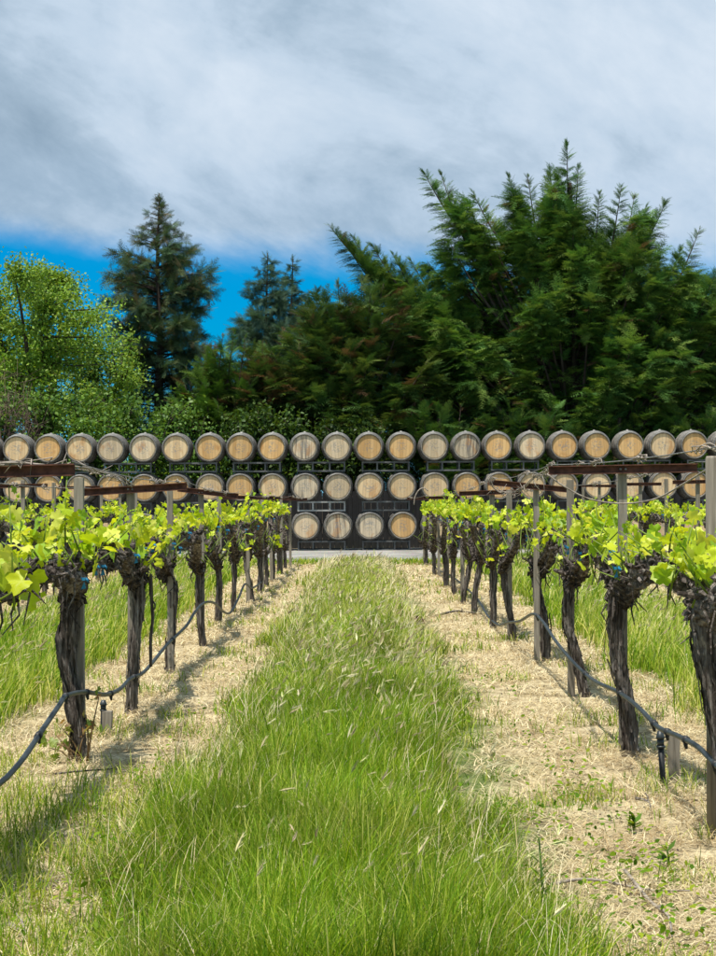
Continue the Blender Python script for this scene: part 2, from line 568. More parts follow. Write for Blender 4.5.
def make_barrel():
    root = thing('wine_barrel', (0, 0, 0), 'barrel', 'barrel')
    zc = 0.352
    a = Acc()
    ys = np.linspace(-.475, .475, 33)
    prof = [(-.44, 0.0), (-.44, .268), (-.475, .276)] + [(y, barrel_r(y)) for y in ys] + [(.475, .276), (.44, .268), (.44, 0.0)]
    lathe_y(a, prof, 44)
    b = a.build('body', M_stave, root)
    b.location = (0, 0, zc)
    a = Acc()
    k = 44
    th = np.linspace(0, 2 * np.pi, k, endpoint=False)
    V = np.vstack([[[0, -.449, 0]], np.stack([.250 * np.cos(th), np.full(k, -.449), .250 * np.sin(th)], 1), np.stack([.2675 * np.cos(th), np.full(k, -.4415), .2675 * np.sin(th)], 1)])
    j = np.arange(k)
    a.add(V, np.stack([np.zeros(k, int), 1 + j, 1 + (j + 1) % k], 1), np.stack([1 + j, 1 + k + j, 1 + k + (j + 1) % k, 1 + (j + 1) % k], 1))
    h = a.build('barrel_head', M_head['honey'], root, smooth=False)
    h.location = (0, 0, zc)
    for y0, y1 in ((-.472, -.430), (-.335, -.300), (-.185, -.145), (.145, .185), (.300, .335), (.430, .472)):
        a = Acc()
        pr = [(y0, barrel_r(y0) - .004), (y0, barrel_r(y0) + .004), (y1, barrel_r(y1) + .004), (y1, barrel_r(y1) - .004)]
        lathe_y(a, pr, 44)
        o = a.build('hoop', M_hoop, root)
        o.location = (0, 0, zc)
    a = Acc()
    a.tube([(0, 0, .345), (0, 0, .360), (0, 0, .364), (0, 0, .370)], [.030, .028, .024, .018], 12)
    o = a.build('bung', M_bung, root)
    o.location = (0, 0, zc)
    return root


TOPX = [-15.8, 16.2, 48, 79.4, 110.5, 143.2, 175.9, 209.2, 240.2, 272.4, 304.6, 337.1, 369.3, 401.8, 434.4, 467, 498.5, 531.7, 564.4, 597.4, 630.6, 663.4, 695.4, 728]
Z_ROW = [0.551, 1.427, 2.312]
LOOK_TOP = 'h p h p g g p h h h s g h h g s h g h h h p h h'.split()
LOOK_MID = 'p p h p h h h p h p s g p p p h h p p p p p h h'.split()
LOOK_BOT = 'p p p h p g p p h p g s s h p p h p p h p p p p'.split()
LK = {'h': 'honey', 'p': 'pale', 'g': 'greyed', 's': 'streaked'}
LW = {'honey': 'honey-coloured', 'pale': 'pale tan', 'greyed': 'greyish weathered', 'streaked': 'dark-streaked'}


def build_barrels():
    rg = random.Random(4)
    proto = make_barrel()
    first = True
    for row, (looks, rname) in enumerate(((LOOK_BOT, 'bottom row'), (LOOK_MID, 'middle row'), (LOOK_TOP, 'top row'))):
        for i, px in enumerate(TOPX):
            o = proto if first else copy_tree(proto)
            first = False
            px2 = px + (0.8 if row == 0 else 0.3 if row == 1 else 0)
            x = (px2 - CX) / F * YB + rg.uniform(-.006, .006)
            o.location = (x, YB + .475 + rg.uniform(-.012, .012), Z_ROW[row] - .352)
            o.rotation_euler = (0, 0, rg.uniform(-.014, .014))
            lk = LK[looks[i]]
            for ch in o.children:
                if ch.name.startswith('barrel_head'):
                    if ch.material_slots[0].link != 'OBJECT':
                        ch.material_slots[0].link = 'OBJECT'
                    ch.material_slots[0].material = M_head[lk]
                    ch.rotation_euler = (0, rg.uniform(-.09, .09), 0)
            if row == 0 and 10 <= i <= 13:
                lab = 'oak barrel with %s head, %s of four ground-level barrels between vine rows' % (LW[lk], ORD[i - 10])
            elif row == 0:
                lab = 'ground-level oak barrel behind vine foliage, %s along the bottom row' % ORD[i]
            else:
                lab = 'oak barrel with %s head, %s from the left in the %s' % (LW[lk], ORD[i], rname)
            tag(o, lab, 'barrel', 'wine barrels stacked three high behind the vineyard')


def make_rack(mat, label):
    root = thing('barrel_rack', (0, 0, 0), label, 'barrel rack')
    w, h, t = 0.535, 0.222, 0.017
    for ys in (-1, 1):
        a = Acc()
        y = ys * 0.37
        a.box((0, y, h - t), (w, t, t))
        a.box((0, y, t), (w, t, t))
        for x in (-w + t, -0.19, 0.19, w - t):
            a.box((x, y, h / 2), (t, t - .003, h / 2 - 2 * t))
        a.build('end_frame', mat, root, smooth=False)
    for sx in (-1, 1):
        a = Acc()
        a.box((sx * 0.36, 0, t), (t, .37 - t, t * .9))
        a.build('lower_rail', mat, root, smooth=False)
        for dx in (-.2, .2):
            a = Acc()
            a.box((sx * 0.36 + dx * .62, 0, h - t), (t, .37 - t, t * .9))
            a.build('saddle_rail', mat, root, smooth=False)
    return root


def build_racks():
    protos = {0: make_rack(M_rack, 'rack'), 1: make_rack(M_rackpale, 'rack')}
    used = {0: False, 1: False}
    zs = [0.0, 0.884, 1.768]
    for lev in range(3):
        for k in range(12):
            xa, xb = TOPX[2 * k], TOPX[2 * k + 1]
            pale = 1 if (lev == 1 and k == 5) else 0
            p = protos[pale]
            o = copy_tree(p) if used[pale] else p
            used[pale] = True
            o.location = (((xa + xb) / 2 + .4 - CX) / F * YB, YB + .475, zs[lev])
            where = ['on the ground under the bottom barrels', 'between the bottom and middle barrels', 'between the middle and top barrels'][lev]
            col = 'bare pale steel' if pale else 'dark steel'
            if pale:
                lab = 'bare pale steel barrel rack, %s beside the left row end' % where
            else:
                lab = '%s barrel rack %s, %s from the left' % (col, where, ORD[k])
            tag(o, lab, 'barrel rack', 'steel racks carrying the wine barrels')


def build_fence():
    root = thing('board_fence', (0, 40.9, 0), 'low dark board fence in the shade behind the barrel stack', 'fence')
    rg = random.Random(2)
    a = Acc()
    x = -17.0
    while x < 17:
        h = 1.32 + rg.uniform(-.03, .03)
        a.box((x, rg.uniform(-.004, .004), h / 2), (.068, .011, h / 2))
        x += .142
    a.build('board_panel', M_fence, root, smooth=False)
    a = Acc()
    for z in (.3, 1.1):
        a.box((0, .04, z), (17, .02, .045))
    a.build('rail', M_fence, root, smooth=False)
    x = -16
    while x <= 16:
        a = Acc()
        a.box((x, .11, .7), (.05, .045, .7))
        a.build('fence_post', M_fence, root, smooth=False)
        x += 4


build_barrels()
build_racks()
build_fence()


# ------------------------------------------------------------------ vines
def leaf_template(seed):
    rg = np.random.default_rng(seed)
    half = [(0, 1.0), (9, .86), (15, .88), (25, .66), (33, .72), (47, .93), (56, .80), (64, .82), (78, .56), (90, .66), (108, .76), (122, .62), (140, .60), (158, .42), (172, .16)]
    ang = [a for a, r in half] + [-a for a, r in half[1:]][::-1]
    rad = [r for a, r in half] + [r for a, r in half[1:]][::-1]
    ang = np.radians(np.array(ang)[:]) + rg.normal(0, .02, len(ang))
    rad = np.array(rad) * (1 + rg.normal(0, .05, len(rad)))
    # ordered round the outline
    d, s = rad * np.cos(ang) + .12, rad * np.sin(ang)
    V = np.vstack([[[0.12, 0, 0]], np.stack([d * .5 + .06, s * .5, np.zeros(len(d))], 1), np.stack([d, s, np.zeros(len(d))], 1)])
    fold, droop, wav = rg.uniform(.05, .4), rg.uniform(.1, .45), rg.uniform(.03, .09)
    V[:, 2] = fold * np.abs(V[:, 1]) - droop * V[:, 0] ** 2 - .15 * V[:, 1] ** 2 + wav * np.sin(7 * V[:, 1] + 5 * V[:, 0] + rg.uniform(0, 6))
    V *= .5
    n = len(d)
    j = np.arange(n)
    jn = (j + 1) % n
    T = np.stack([np.zeros(n, int), 1 + j, 1 + jn], 1)
    Q = np.stack([1 + j, 1 + n + j, 1 + n + jn, 1 + jn], 1)
    return V, T, Q


LEAVES = [leaf_template(s) for s in range(6)]


def scatter_leaves(a, pos, size, rg, up=0.55, col=None, tilt=None):
    N = len(pos)
    n = unit(rg.normal(0, 1, (N, 3)) * np.array([.8, .8, .5]) + np.array([0, -0.15, up]))
    d = unit(np.cross(n, rg.normal(0, 1, (N, 3))))
    d = unit(d + np.array([0, 0, -.3]))
    s = unit(np.cross(n, d))
    n = np.cross(d, s)
    if col is None:
        base = np.array([[.52, .62, .022], [.58, .66, .03], [.42, .55, .020], [.66, .70, .12], [.27, .44, .02]])
        col = base[rg.integers(0, 5, N)] * rg.uniform(.85, 1.12, (N, 1))
    kind = rg.integers(0, len(LEAVES), N)
    for k in range(len(LEAVES)):
        m = kind == k
        V, T, Q = LEAVES[k]
        a.inst(V, T, Q, pos[m], d[m], s[m], n[m], size[m], col[m])


def blob(a, c, r, rg, k=5):
    """rough splintered knot of old wood"""
    d = rg.normal(0, 1, 3) * np.array([.7, 1.2, .7])
    d /= np.linalg.norm(d)
    c = np.asarray(c)
    L = r * rg.uniform(1.6, 3.4)
    n = 4
    pts = [c - d * L * .5, c - d * L * .15 + rg.normal(0, r * .25, 3), c + d * L * .2 + rg.normal(0, r * .25, 3), c + d * L * .6]
    a.tube(pts, np.array([.5, 1.0, .7, .2]) * r * .55 * rg.uniform(.7, 1.3, 4), k, ridge=.6, seed=int(rg.integers(1e6)))


def catmull(pts, n):
    pts = [np.asarray(p, float) for p in pts]
    pts = [2 * pts[0] - pts[1]] + pts + [2 * pts[-1] - pts[-2]]
    out = []
    seg = len(pts) - 3
    for i in np.linspace(0, seg - 1e-6, n):
        k = int(i)
        t = i - k
        p0, p1, p2, p3 = pts[k:k + 4]
        out.append(.5 * ((2 * p1) + (-p0 + p2) * t + (2 * p0 - 5 * p1 + 4 * p2 - p3) * t * t + (-p0 + 3 * p1 - 3 * p2 + p3) * t ** 3))
    return np.array(out)


def make_vine(base, shape, r, label, group, seed, detail=1.0, span=(1.0, 1.0), head=.83, leafy=1.0, ties=3, lead=None):
    """base: world ground point; shape: [(dx, dy, z)] trunk bends; arms run along the row"""
    rg = np.random.default_rng(seed)
    root = thing('grapevine', base, label, 'grapevine', group)
    pts = [(0, 0, -.03), (0, 0, .02)] + list(shape)
    top = np.array(shape[-1], float)
    n = int(46 * detail) + 12
    path = catmull(pts, n)
    t = np.linspace(0, 1, n)
    path[:, 0] += .010 * np.sin(t * 9 + seed) * t
    rad = .70 * r * (1.0 + .28 * np.exp(-t * 9) - .12 * np.sin(t * np.pi) - .05 * np.exp(-((1 - t) * 6) ** 2))
    rad *= 1 + .10 * (vnoise(t * 9, seed * 3.3) - .5) * 2
    a = Acc()
    a.tube(path, rad, int(18 + 14 * detail), ridge=.27, seed=seed, twist=rg.uniform(-1.6, 1.6), ridges=13)
    # shreds of bark standing off the trunk
    ns = int(80 * detail)
    for _ in range(ns):
        i0 = rg.integers(2, n - 6)
        ln = rg.integers(5, max(6, n // 4))
        th = rg.uniform(0, 6.28)
        idx = np.clip(np.arange(i0, i0 + ln), 0, n - 1)
        out = np.linspace(1.02, rg.uniform(1.12, 1.55), len(idx))
        if rg.random() < .5:
            out = out[::-1]
        pp = path[idx] + (rad[idx] * out)[:, None] * np.array([math.cos(th), math.sin(th), 0])
        pp += np.cumsum(rg.normal(0, .0025, pp.shape), 0)
        wd = np.array([-math.sin(th), math.cos(th), 0]) * rg.uniform(.003, .009)
        V = np.concatenate([pp - wd, pp + wd])
        j = np.arange(len(pp) - 1)
        a.add(V, None, np.stack([j, j + 1, j + 1 + len(pp), j + len(pp)], 1))
    a.build('trunk', M_vbark, root)
    # two arms along the row
    for sgn, L in ((-1, span[0]), (1, span[1])):
        spots, fol = [], Acc()
        a = Acc()
        m = int(26 * detail) + 10
        z0 = top[2] - .02
        ctl = [tuple(top + np.array([0, -.01 * sgn, -.05])), (top[0] * .7 + rg.uniform(-.03, .03), sgn * .15, z0 + .035), (rg.uniform(-.05, .05), sgn * L * .5, .90 + rg.uniform(-.025, .025)), (rg.uniform(-.05, .05), sgn * L, .90 + rg.uniform(-.03, .03))]
        ap = catmull(ctl, m)
        tt = np.linspace(0, 1, m)
        ar = (.042 - .004 * tt) * (r / .05) ** .3 * (1 + .35 * (vnoise(tt * 11, seed * 1.7 + sgn) - .5) * 2)
        a.tube(ap, ar, int(10 + 6 * detail), ridge=.30, seed=seed + 7 * sgn + 50, twist=.6)
        for _ in range(int(95 * detail * L) + 10):
            k = int(1 + (m - 1) * rg.random() ** .8)
            th = rg.uniform(0, 6.28)
            c = ap[k] + np.array([math.cos(th) * .75, rg.uniform(-.7, .7), math.sin(th) * .8 + .2]) * ar[k] * rg.uniform(.7, 2.0)
            blob(a, c, rg.uniform(.008, .024), rg)
        # spurs with cut canes
        for _ in range(int(15 * detail * L) + 8):
            k = rg.integers(2, m)
            q = ap[k] + np.array([rg.normal(0, .02), rg.normal(0, .03), ar[k] * .5])
            d = np.array([rg.normal(0, .6), rg.normal(0, .5), rg.uniform(.3, 1)])
            d /= np.linalg.norm(d)
            h = rg.uniform(.04, .13)
            a.tube([q, q + d * h * .5 + rg.normal(0, .008, 3), q + d * h], [.017, .014, .010], 6, ridge=.3, seed=int(rg.integers(1e6)))
            spots.append(q + d * h)
        # bark threads hanging below
        for _ in range(int(10 * detail * L)):
            k = rg.integers(1, m)
            q = ap[k] + np.array([rg.normal(0, .03), rg.normal(0, .02), -ar[k] * .6])
            h = rg.uniform(.04, .16)
            a.tube([q, q + np.array([rg.normal(0, .015), rg.normal(0, .015), -h * .5]), q + np.array([rg.normal(0, .03), rg.normal(0, .03), -h])], [.005, .004, .002], 4)
        arm = a.build('cordon', M_cordon, root, smooth=False)
        for _ in range(int(5 * L * leafy) + 2):
            k = rg.integers(2, m)
            spots.append(ap[k] + np.array([rg.normal(0, .07), rg.normal(0, .03), .03]))
        # spring shoots and leaves
        lp, ls = [], []
        for q in spots:
            if rg.random() > .95 * min(1, leafy + .1):
                continue
            q = np.array(q)
            thick = float(vnoise((q[1] + base[1]) * 3.2, base[0] * 5 + 3.3))
            if rg.random() > .15 + 1.5 * thick:
                continue
            ln = rg.uniform(.06, .20) * (.55 + 1.0 * thick) * (1.5 if rg.random() < .12 else 1)
            d = np.array([rg.normal(0, .58), rg.normal(0, .38), 1.0])
            d /= np.linalg.norm(d)
            bend = np.array([rg.normal(0, .04), rg.normal(0, .04), 0])
            fol.tube([q, q + d * ln * .5 + bend * .3, q + d * ln + bend], [.0045, .0035, .002], 5, col=(.26, .36, .05))
            k = max(2, int(ln / .036))
            for i in range(k):
                f = (i + .7) / k
                c = q + d * ln * f + bend * f
                sz = rg.uniform(.065, .12) * (1.15 - .75 * f ** 2)
                off = unit(rg.normal(0, 1, 3) * np.array([1, 1, .3]) + np.array([0, 0, .25])) * sz * .55
                lp.append(c + off)
                ls.append(sz)
        if lead and sgn == 1:
            for (x, y, z, sz) in lead:
                lp.append(np.array((x, y, z)))
                ls.append(sz)
        if lp:
            lp, ls = np.array(lp), np.array(ls)
            keep = (lp[:, 2] > .965 + rg.normal(0, .02, len(lp))) | (rg.random(len(lp)) < .10) | (ls > .155)
            scatter_leaves(fol, lp[keep], ls[keep] * 1.05, rg)
            fol.build('foliage', M_leaf, arm)
    for i in range(ties):
        a = Acc()
        yy = rg.uniform(-.55, .55)
        c = np.array([(-1 if base[0] > 0 else 1) * rg.uniform(.06, .11), yy, .88 + rg.uniform(-.02, .09)])
        V = np.array([[0, 0, 0], [.03, .01, .02], [.055, .0, -.015], [.05, .01, -.045], [-.035, -.01, .03], [-.02, 0, -.02]]) * rg.uniform(.30, .55) + c + np.array([0, -.02, .005])
        V = np.vstack([V, V[:1] + np.array([.004, -.012, -.010]), V[:1] + np.array([-.012, -.008, -.045]), V[:1] + np.array([.010, -.004, -.040])])
        a.add(V, [[0, 1, 2], [0, 2, 3], [0, 4, 5], [6, 7, 8]])
        a.box(V[0], (.007, .007, .006))
        a.build('tape_tie', M_tie, root, smooth=False)
    return root


def px_shape(base, pix):
    """trunk bends from photo pixels, relative to base (depth stays that of the base)"""
    out = []
    for (px, py) in pix:
        p = P(px, py, base[1])
        out.append((p[0] - base[0], 0.0, p[2]))
    return out


def row_label(i, side, extra):
    return 'gnarled old grapevine %s, %s vine from the camera in the %s row' % (extra, ORD[i], side)


LEFT = [  # base pixel, trunk bends, radius, what it looks like
    ((80, 762), [(75, 705), (67, 645), (71, 585)], .053, 'with thick trunk leaning outward at the foot'),
    ((131, 713), [(135, 660), (138, 610), (137, 575)], .049, 'with straight trunk and a dangling dead cane'),
    ((169, 673), [(172, 635), (172, 590), (163, 569)], .042, 'with trunk hooked over at the top'),
    ((203, 646), [(200, 612), (198, 590), (199, 566)], .040, 'with slim trunk kicked sideways at the foot'),
    ((218, 623), [(219, 590), (218, 562)], .042, 'with stout upright trunk'),
    ((234, 612), [(234, 580), (235, 556)], .034, 'with thin straight trunk'),
    ((253, 602), [(250, 585), (246, 568), (247, 554)], .036, 'with curved trunk beside a slim stake'),
    ((259.5, 593), [(260, 570), (260, 552)], .048, 'with broad upright trunk'),
    ((266, 587), [(266, 566), (266, 550)], .040, 'with dark upright trunk'),
    ((272.5, 580.5), [(273, 562), (273, 548)], .042, 'with trunk nearly hidden by its neighbours'),
    ((278.5, 574), [(279, 560), (279, 546)], .042, 'with trunk nearly hidden by its neighbours'),
    ((285, 569), [(285, 556), (285, 545)], .042, 'at the far end of its row by the gravel'),
]
RIGHT = [
    ((748, 850), [(728, 775), (713, 700), (706, 645), (704, 604)], .056, 'with shaggy trunk cut by the right picture edge'),
    ((631, 756), [(625, 702), (618, 650), (620, 588)], .052, 'with thick shaggy trunk behind the black riser'),
    ((584, 697), [(575, 652), (568, 620), (571, 576)], .040, 'with slim bowed trunk'),
    ((546, 661), [(543, 620), (538, 590), (537, 568)], .049, 'with straight trunk right of a leaning stake'),
    ((513, 641), [(510, 615), (505, 585), (502, 564)], .040, 'with trunk leaning towards the aisle'),
    ((493, 628), [(494, 595), (492, 560)], .046, 'with stout upright trunk'),
    ((474, 614.5), [(476, 590), (480, 556)], .042, 'with trunk leaning outward at the top'),
    ((463, 604), [(466, 585), (471, 554)], .038, 'with thin trunk leaning outward'),
    ((455, 595.6), [(453, 575), (452, 552)], .036, 'with thin crooked trunk'),
    ((446, 587), [(445, 570), (444, 549)], .042, 'with stout trunk in the crowded far part'),
    ((434.5, 575), [(434, 562), (433, 547)], .040, 'with dark trunk in the crowded far part'),
    ((426, 565), [(426, 556), (426, 544)], .040, 'at the far end of its row by the gravel'),
]


def vine_label(i, side, extra, n):
    which = ('nearest whole' if side == 'left' else 'nearest') if i == 0 else ORD[i] + ' nearest'
    return '%s vine of %s row, %s' % (which, side, extra)


def build_vines():
    g = 'grapevines trained along the trellis rows'
    # the vine just outside the left edge whose leaves reach into the picture
    make_vine(Vector((-1.32, 5.95, 0)), [(.01, 0, .4), (0, 0, .84)], .053, 'vine whose leafy arm alone reaches in at the left picture edge', g, 900, 1.0, (1.0, 1.05), leafy=1.1,
              lead=[(.02, .93, .80, .17), (.05, .80, .93, .18), (.0, .60, .98, .17), (-.03, 1.0, .86, .15), (.05, 1.05, 1.03, .16)])
    for side, rows in (('left', LEFT), ('right', RIGHT)):
        bases = [G(*r[0]) for r in rows]
        for i, (r, b) in enumerate(zip(rows, bases)):
            gap0 = (b.y - bases[i - 1].y) / 2 if i else 1.05
            gap1 = (bases[i + 1].y - b.y) / 2 if i + 1 < len(rows) else .9
            sp = (min(max(gap0, .5) + .06, 1.2), min(max(gap1, .5) + .06, 1.2))
            det = 1.0 if b.y < 13 else .6 if b.y < 20 else .4
            lead = None
            if side == 'right' and i == 0:
                lead = [(-.02, .42, .90, .21), (-.05, .28, .80, .22), (.03, .15, .93, .20), (-.03, .55, .98, .19), (.05, .33, 1.02, .20), (-.05, .1, .84, .22), (0, .65, .88, .17)]
            v = make_vine(b, px_shape(b, r[1]), r[2], vine_label(i, side, r[3], len(rows)), g, 100 + i * 13 + (0 if side == 'left' else 500), det, sp, ties=3 if b.y < 13 else 1 if b.y < 24 else 0, lead=lead)
            if side == 'left' and i == 1:                       # dead cane hanging beside the second trunk
                a = Acc()
                q = [P(149, 575, b.y), P(150, 605, b.y), P(151, 620, b.y), P(149, 640, b.y), P(149, 668, b.y)]
                q = [p - b + Vector((0, .08, 0)) for p in q]
                a.tube(catmull(q, 20), [.009] * 20, 6, ridge=.2, seed=3)
                q = [p - b + Vector((0, .08, 0)) for p in (P(150, 600, b.y), P(153, 605, b.y), P(153, 609, b.y), P(149.5, 613, b.y))]
                a.tube(catmull(q, 10), [.005] * 10, 5)
                a.build('dead_cane', M_vbark, v)
            if side == 'left' and i == 0:                       # suckers with a few leaves at its foot
                rg = np.random.default_rng(77)
                st, fo = Acc(), Acc()
                lp, ls = [], []
                for (px, py) in ((62, 728), (56, 735), (70, 733), (47, 740), (84, 735), (88, 726), (99, 697), (50, 748), (66, 748)):
                    e = P(px, py, b.y - .03) - b
                    s0 = Vector((rg.uniform(-.05, .05), -.05, .0))
                    st.tube([s0, (s0 + e) / 2 + Vector((0, 0, .02)), e], [.005, .004, .002], 5, col=(.26, .17, .08))
                    for _ in range(3):
                        lp.append(np.array(e) + rg.normal(0, .025, 3))
                        ls.append(rg.uniform(.035, .075))
                c = np.array([(.26, .33, .07), (.30, .26, .10), (.33, .20, .10), (.20, .30, .06)])
                scatter_leaves(fo, np.array(lp), np.array(ls), rg, col=c[rg.integers(0, 4, len(lp))])
                st.build('sucker_stems', M_leaf, v)
                fo.build('sucker_leaves', M_leaf, v)
    # next rows to either side, seen over and through the near ones
    for side, x, y0 in (('left', -3.9, 17.6), ('right', 3.85, 17.2)):
        for k in range(7):
            y = y0 + k * 2.05
            nm = 'leafy vine of the outer %s row behind the near row, %s from the front' % (side, ORD[k])
            make_vine(Vector((x + .03 * math.sin(k * 2), y, 0)), [(.02 * math.sin(k), 0, .4), (.03 * math.cos(k), 0, .83)], .042, nm, g, 2000 + k + (0 if side == 'left' else 40), .4, (1.02, 1.02), ties=1)


build_vines()


# ------------------------------------------------------------------ trellis: stakes with cross-arms, wires
def make_post(base, top_z, label, arm=None, w=.0215, round_=False, lean=0.0):
    root = thing('trellis_post', base, label, 'trellis post', 'wooden trellis stakes in the vine rows')
    rg = random.Random(int(base[1] * 1000))
    a = Acc()
    if round_:
        a.tube([(0, 0, -.05), (0, 0, top_z * .5), (lean, 0, top_z - .01), (lean, 0, top_z)], [.032, .030, .029, .025], 14)
        a.build('stake', M_stake, root)
    else:
        n = 7
        V = []
        for i in range(n):
            z = -.05 + (top_z + .05) * i / (n - 1)
            ox = lean * i / (n - 1) + rg.uniform(-.002, .002)
            ww = w * rg.uniform(.95, 1.04)
            V += [(ox - ww, -ww, z), (ox + ww, -ww, z), (ox + ww, ww, z), (ox - ww, ww, z)]
        Q = [[4 * i + j, 4 * i + (j + 1) % 4, 4 * i + 4 + (j + 1) % 4, 4 * i + 4 + j] for i in range(n - 1) for j in range(4)]
        V += [(lean, 0, top_z + .003)]
        a.add(V, [[4 * n - 4 + j, 4 * n - 4 + (j + 1) % 4, 4 * n] for j in range(4)], Q)
        a.build('stake', M_stake, root, smooth=False)
    if arm:
        half, zc, tilt, xo = arm
        a = Acc()
        c, s = math.cos(tilt), math.sin(tilt)
        rot = [[c, 0, -s], [0, 1, 0], [s, 0, c]]
        # channel section: web with two flanges
        a.box((xo, -w - .006, zc), (half, .003, .021), rot)
        up = np.array([-s, 0, c])
        for sg in (-1, 1):
            a.box(np.array((xo, -w - .021, zc)) + up * sg * .0187, (half, .0125, .0024), rot)
        o = a.build('crossarm', M_rust, root, smooth=False)
        a = Acc()
        for dx in (-.012, .012):
            a.tube([(lean + dx, -w - .008, zc), (lean + dx, -w - .018, zc)], .006, 8)
        a.build('bolt', M_wire, o)
    return root


def build_trellis():
    # left row: x, y, top, arm (half length, height, tilt, offset)
    spec_l = [
        (P(-12, 466, 6.05), None, (.305, 1.310, .02, 0), 'weathered grey', 'near the left picture edge carrying a long rusty cross-arm'),
        (P(79, 478, 8.12), None, None, 'pale square', 'bare-topped, behind the nearest trunk of the left row'),
        (P(131, 489, 9.9), None, (.30, 1.265, .055, .02), 'weathered', 'behind the second left-row trunk under a tilted rusty cross-arm'),
        (P(170, 490, 12.12), None, None, 'thin grey', 'beside the hooked trunk of the left row'),
        (P(201, 492, 14.35), None, (.25, 1.255, -.12, .06), 'slim grey', 'left row, fourth trunk, cross-arm dipping to the right'),
        (P(219, 495, 16.95), None, None, 'slim grey', 'left row beside the stout fifth trunk'),
        (P(247.5, 497, 20.0), None, (.30, 1.21, -.02, 0), 'slim brown', 'left row beside the curved seventh trunk'),
        (P(262, 497, 22.6), None, None, 'slim grey', 'left row, behind the eighth trunk'),
        (P(271, 498, 25.0), None, (.30, 1.20, 0, 0), 'slim grey', 'left row, one span before the far end pair'),
        (P(281, 499, 27.6), None, None, 'slim grey', 'left row, next to the far end post'),
        (P(290, 500, 30.3), None, (.30, 1.17, 0, 0), 'brown end', 'closing the far end of the left row by the gravel'),
    ]
    spec_r = [
        (P(713.5, 456, 6.2), None, None, 'tall round grey', 'cut by the right picture edge'),
        (P(622, 468, 8.32), None, (.352, 1.340, .012, .0), 'squared brown', 'bolted to the long rusty cross-arm near the right edge'),
        (P(570, 480, 10.6), None, None, 'pale grey', 'right row, bare top behind the slim bowed trunk'),
        (P(536, 487, 12.7), None, (.29, 1.285, -.10, -.06), 'leaning brown', 'left of the straight fourth right-row trunk, cross-arm dipping right'),
        (P(509, 490, 14.85), None, None, 'grey', 'right row, behind the fifth trunk'),
        (P(492, 492, 16.4), None, (.29, 1.245, .03, -.02), 'thin grey', 'right row, under a cross-arm seen against the middle barrels'),
        (P(462, 494, 20.3), None, None, 'thin pale', 'right row, standing clear of the leaning trunks'),
        (P(447, 497, 23.4), None, (.29, 1.19, 0, -.03), 'thin grey', 'right row, in the crowded far part under a short cross-arm'),
        (P(438.5, 498, 26.4), None, None, 'thin grey', 'right row, next to the far end post'),
        (P(424, 500, 31.0), None, (.3, 1.17, 0, 0), 'brown end', 'closing the far end of the right row by the gravel'),
    ]
    for side, spec in (('left', spec_l), ('right', spec_r)):
        for i, (p, _, arm, look, where) in enumerate(spec):
            make_post(Vector((p.x, p.y, 0)), p.z, '%s wooden trellis stake %s' % (look, where), arm, .0205 if p.y < 14 else .022, round_=(side == 'right' and i == 0), lean=0.0)
    for side, x, y0 in (('left', -3.9, 18.2), ('right', 3.85, 17.9)):
        for k in range(7):
            make_post(Vector((x, y0 + k * 2.05, 0)), 1.42 + .03 * math.sin(k * 3), 'thin grey stake rising above the outer %s vine row, %s from the front' % (side, ORD[k]), (.29, 1.36, .02 * math.sin(k), 0) if k % 2 else None)

    # wires through the cross-arm ends and along the arms of the vines
    def wire(name, pts, r, label, mat, tang=0, seed=0, sag=.0):
        root = thing(name, pts[0], label, 'wire')
        b = Vector(pts[0])
        q = []
        for p0, p1 in zip(pts[:-1], pts[1:]):
            for t in np.linspace(0, 1, 10, endpoint=False):
                v = Vector(p0).lerp(Vector(p1), t)
                v.z -= sag * 4 * t * (1 - t)
                q.append(v - b)
        q.append(Vector(pts[-1]) - b)
        a = Acc()
        a.tube(q, r, 5)
        a.build('strand', mat, root)
        rg = np.random.default_rng(seed)
        for _ in range(tang):
            a = Acc()
            k = int(rg.integers(1, len(q) - 1))
            c = np.array(q[k])
            for _ in range(3):
                nn = 8
                th = np.linspace(0, rg.uniform(3, 10), nn)
                rr = rg.uniform(.004, .014)
                ln = rg.uniform(.03, .14)
                pp = np.stack([c[0] + rr * np.cos(th) + rg.normal(0, .005, nn), c[1] + np.linspace(-ln, ln, nn), c[2] + rr * np.sin(th) + rg.normal(0, .004, nn)], 1)
                a.tube(pp, rg.uniform(.0015, .003), 4)
            a.build('dry_tendril', M_cane, root)
        return root
    for side, spec in (('left', spec_l), ('right', spec_r)):
        arms = [(p, a) for (p, _, a, _, _) in spec if a]
        for sg, nm in ((-1, 'left'), (1, 'right')):
            pts = []
            for p, (half, zc, tilt, xo) in arms:
                pts.append((p.x + xo + sg * half * .97 * math.cos(tilt), p.y - .03, zc + sg * half * math.sin(tilt) + .028))
            if side == 'left':
                pass
            else:
                pts.insert(0, (pts[0][0] + .03, 3.2, 1.36))
            wire('trellis_wire', pts, .0022, 'thin weathered wire with dry tendrils along the %s ends of the %s row cross-arms' % (nm, side), M_wire, 16, 11 + sg, .025)
        pts = [(p.x, p.y, .965) for (p, _, a, _, _) in spec]
        wire('cordon_wire', pts, .0022, 'low wire running through the leaves along the %s row vine arms' % side, M_wire, 10, 5, .01)
    # pale dead cane drooping in front of the long right cross-arm
    q = [P(547, 474, 8.2), P(565, 487, 8.2), P(590, 499, 8.2), P(622, 503.5, 8.2), P(655, 499, 8.0), P(685, 483, 7.6), P(720, 461, 6.6)]
    b = q[0].copy()
    a = Acc()
    q = catmull([p - b for p in q], 50)
    a.tube(q, .0042, 6)
    o = a.build('dead_cane', M_cane)
    o.location = b
    tag(o, 'pale dead cane drooping in a long curve below the rusty cross-arm at right', 'dead cane')
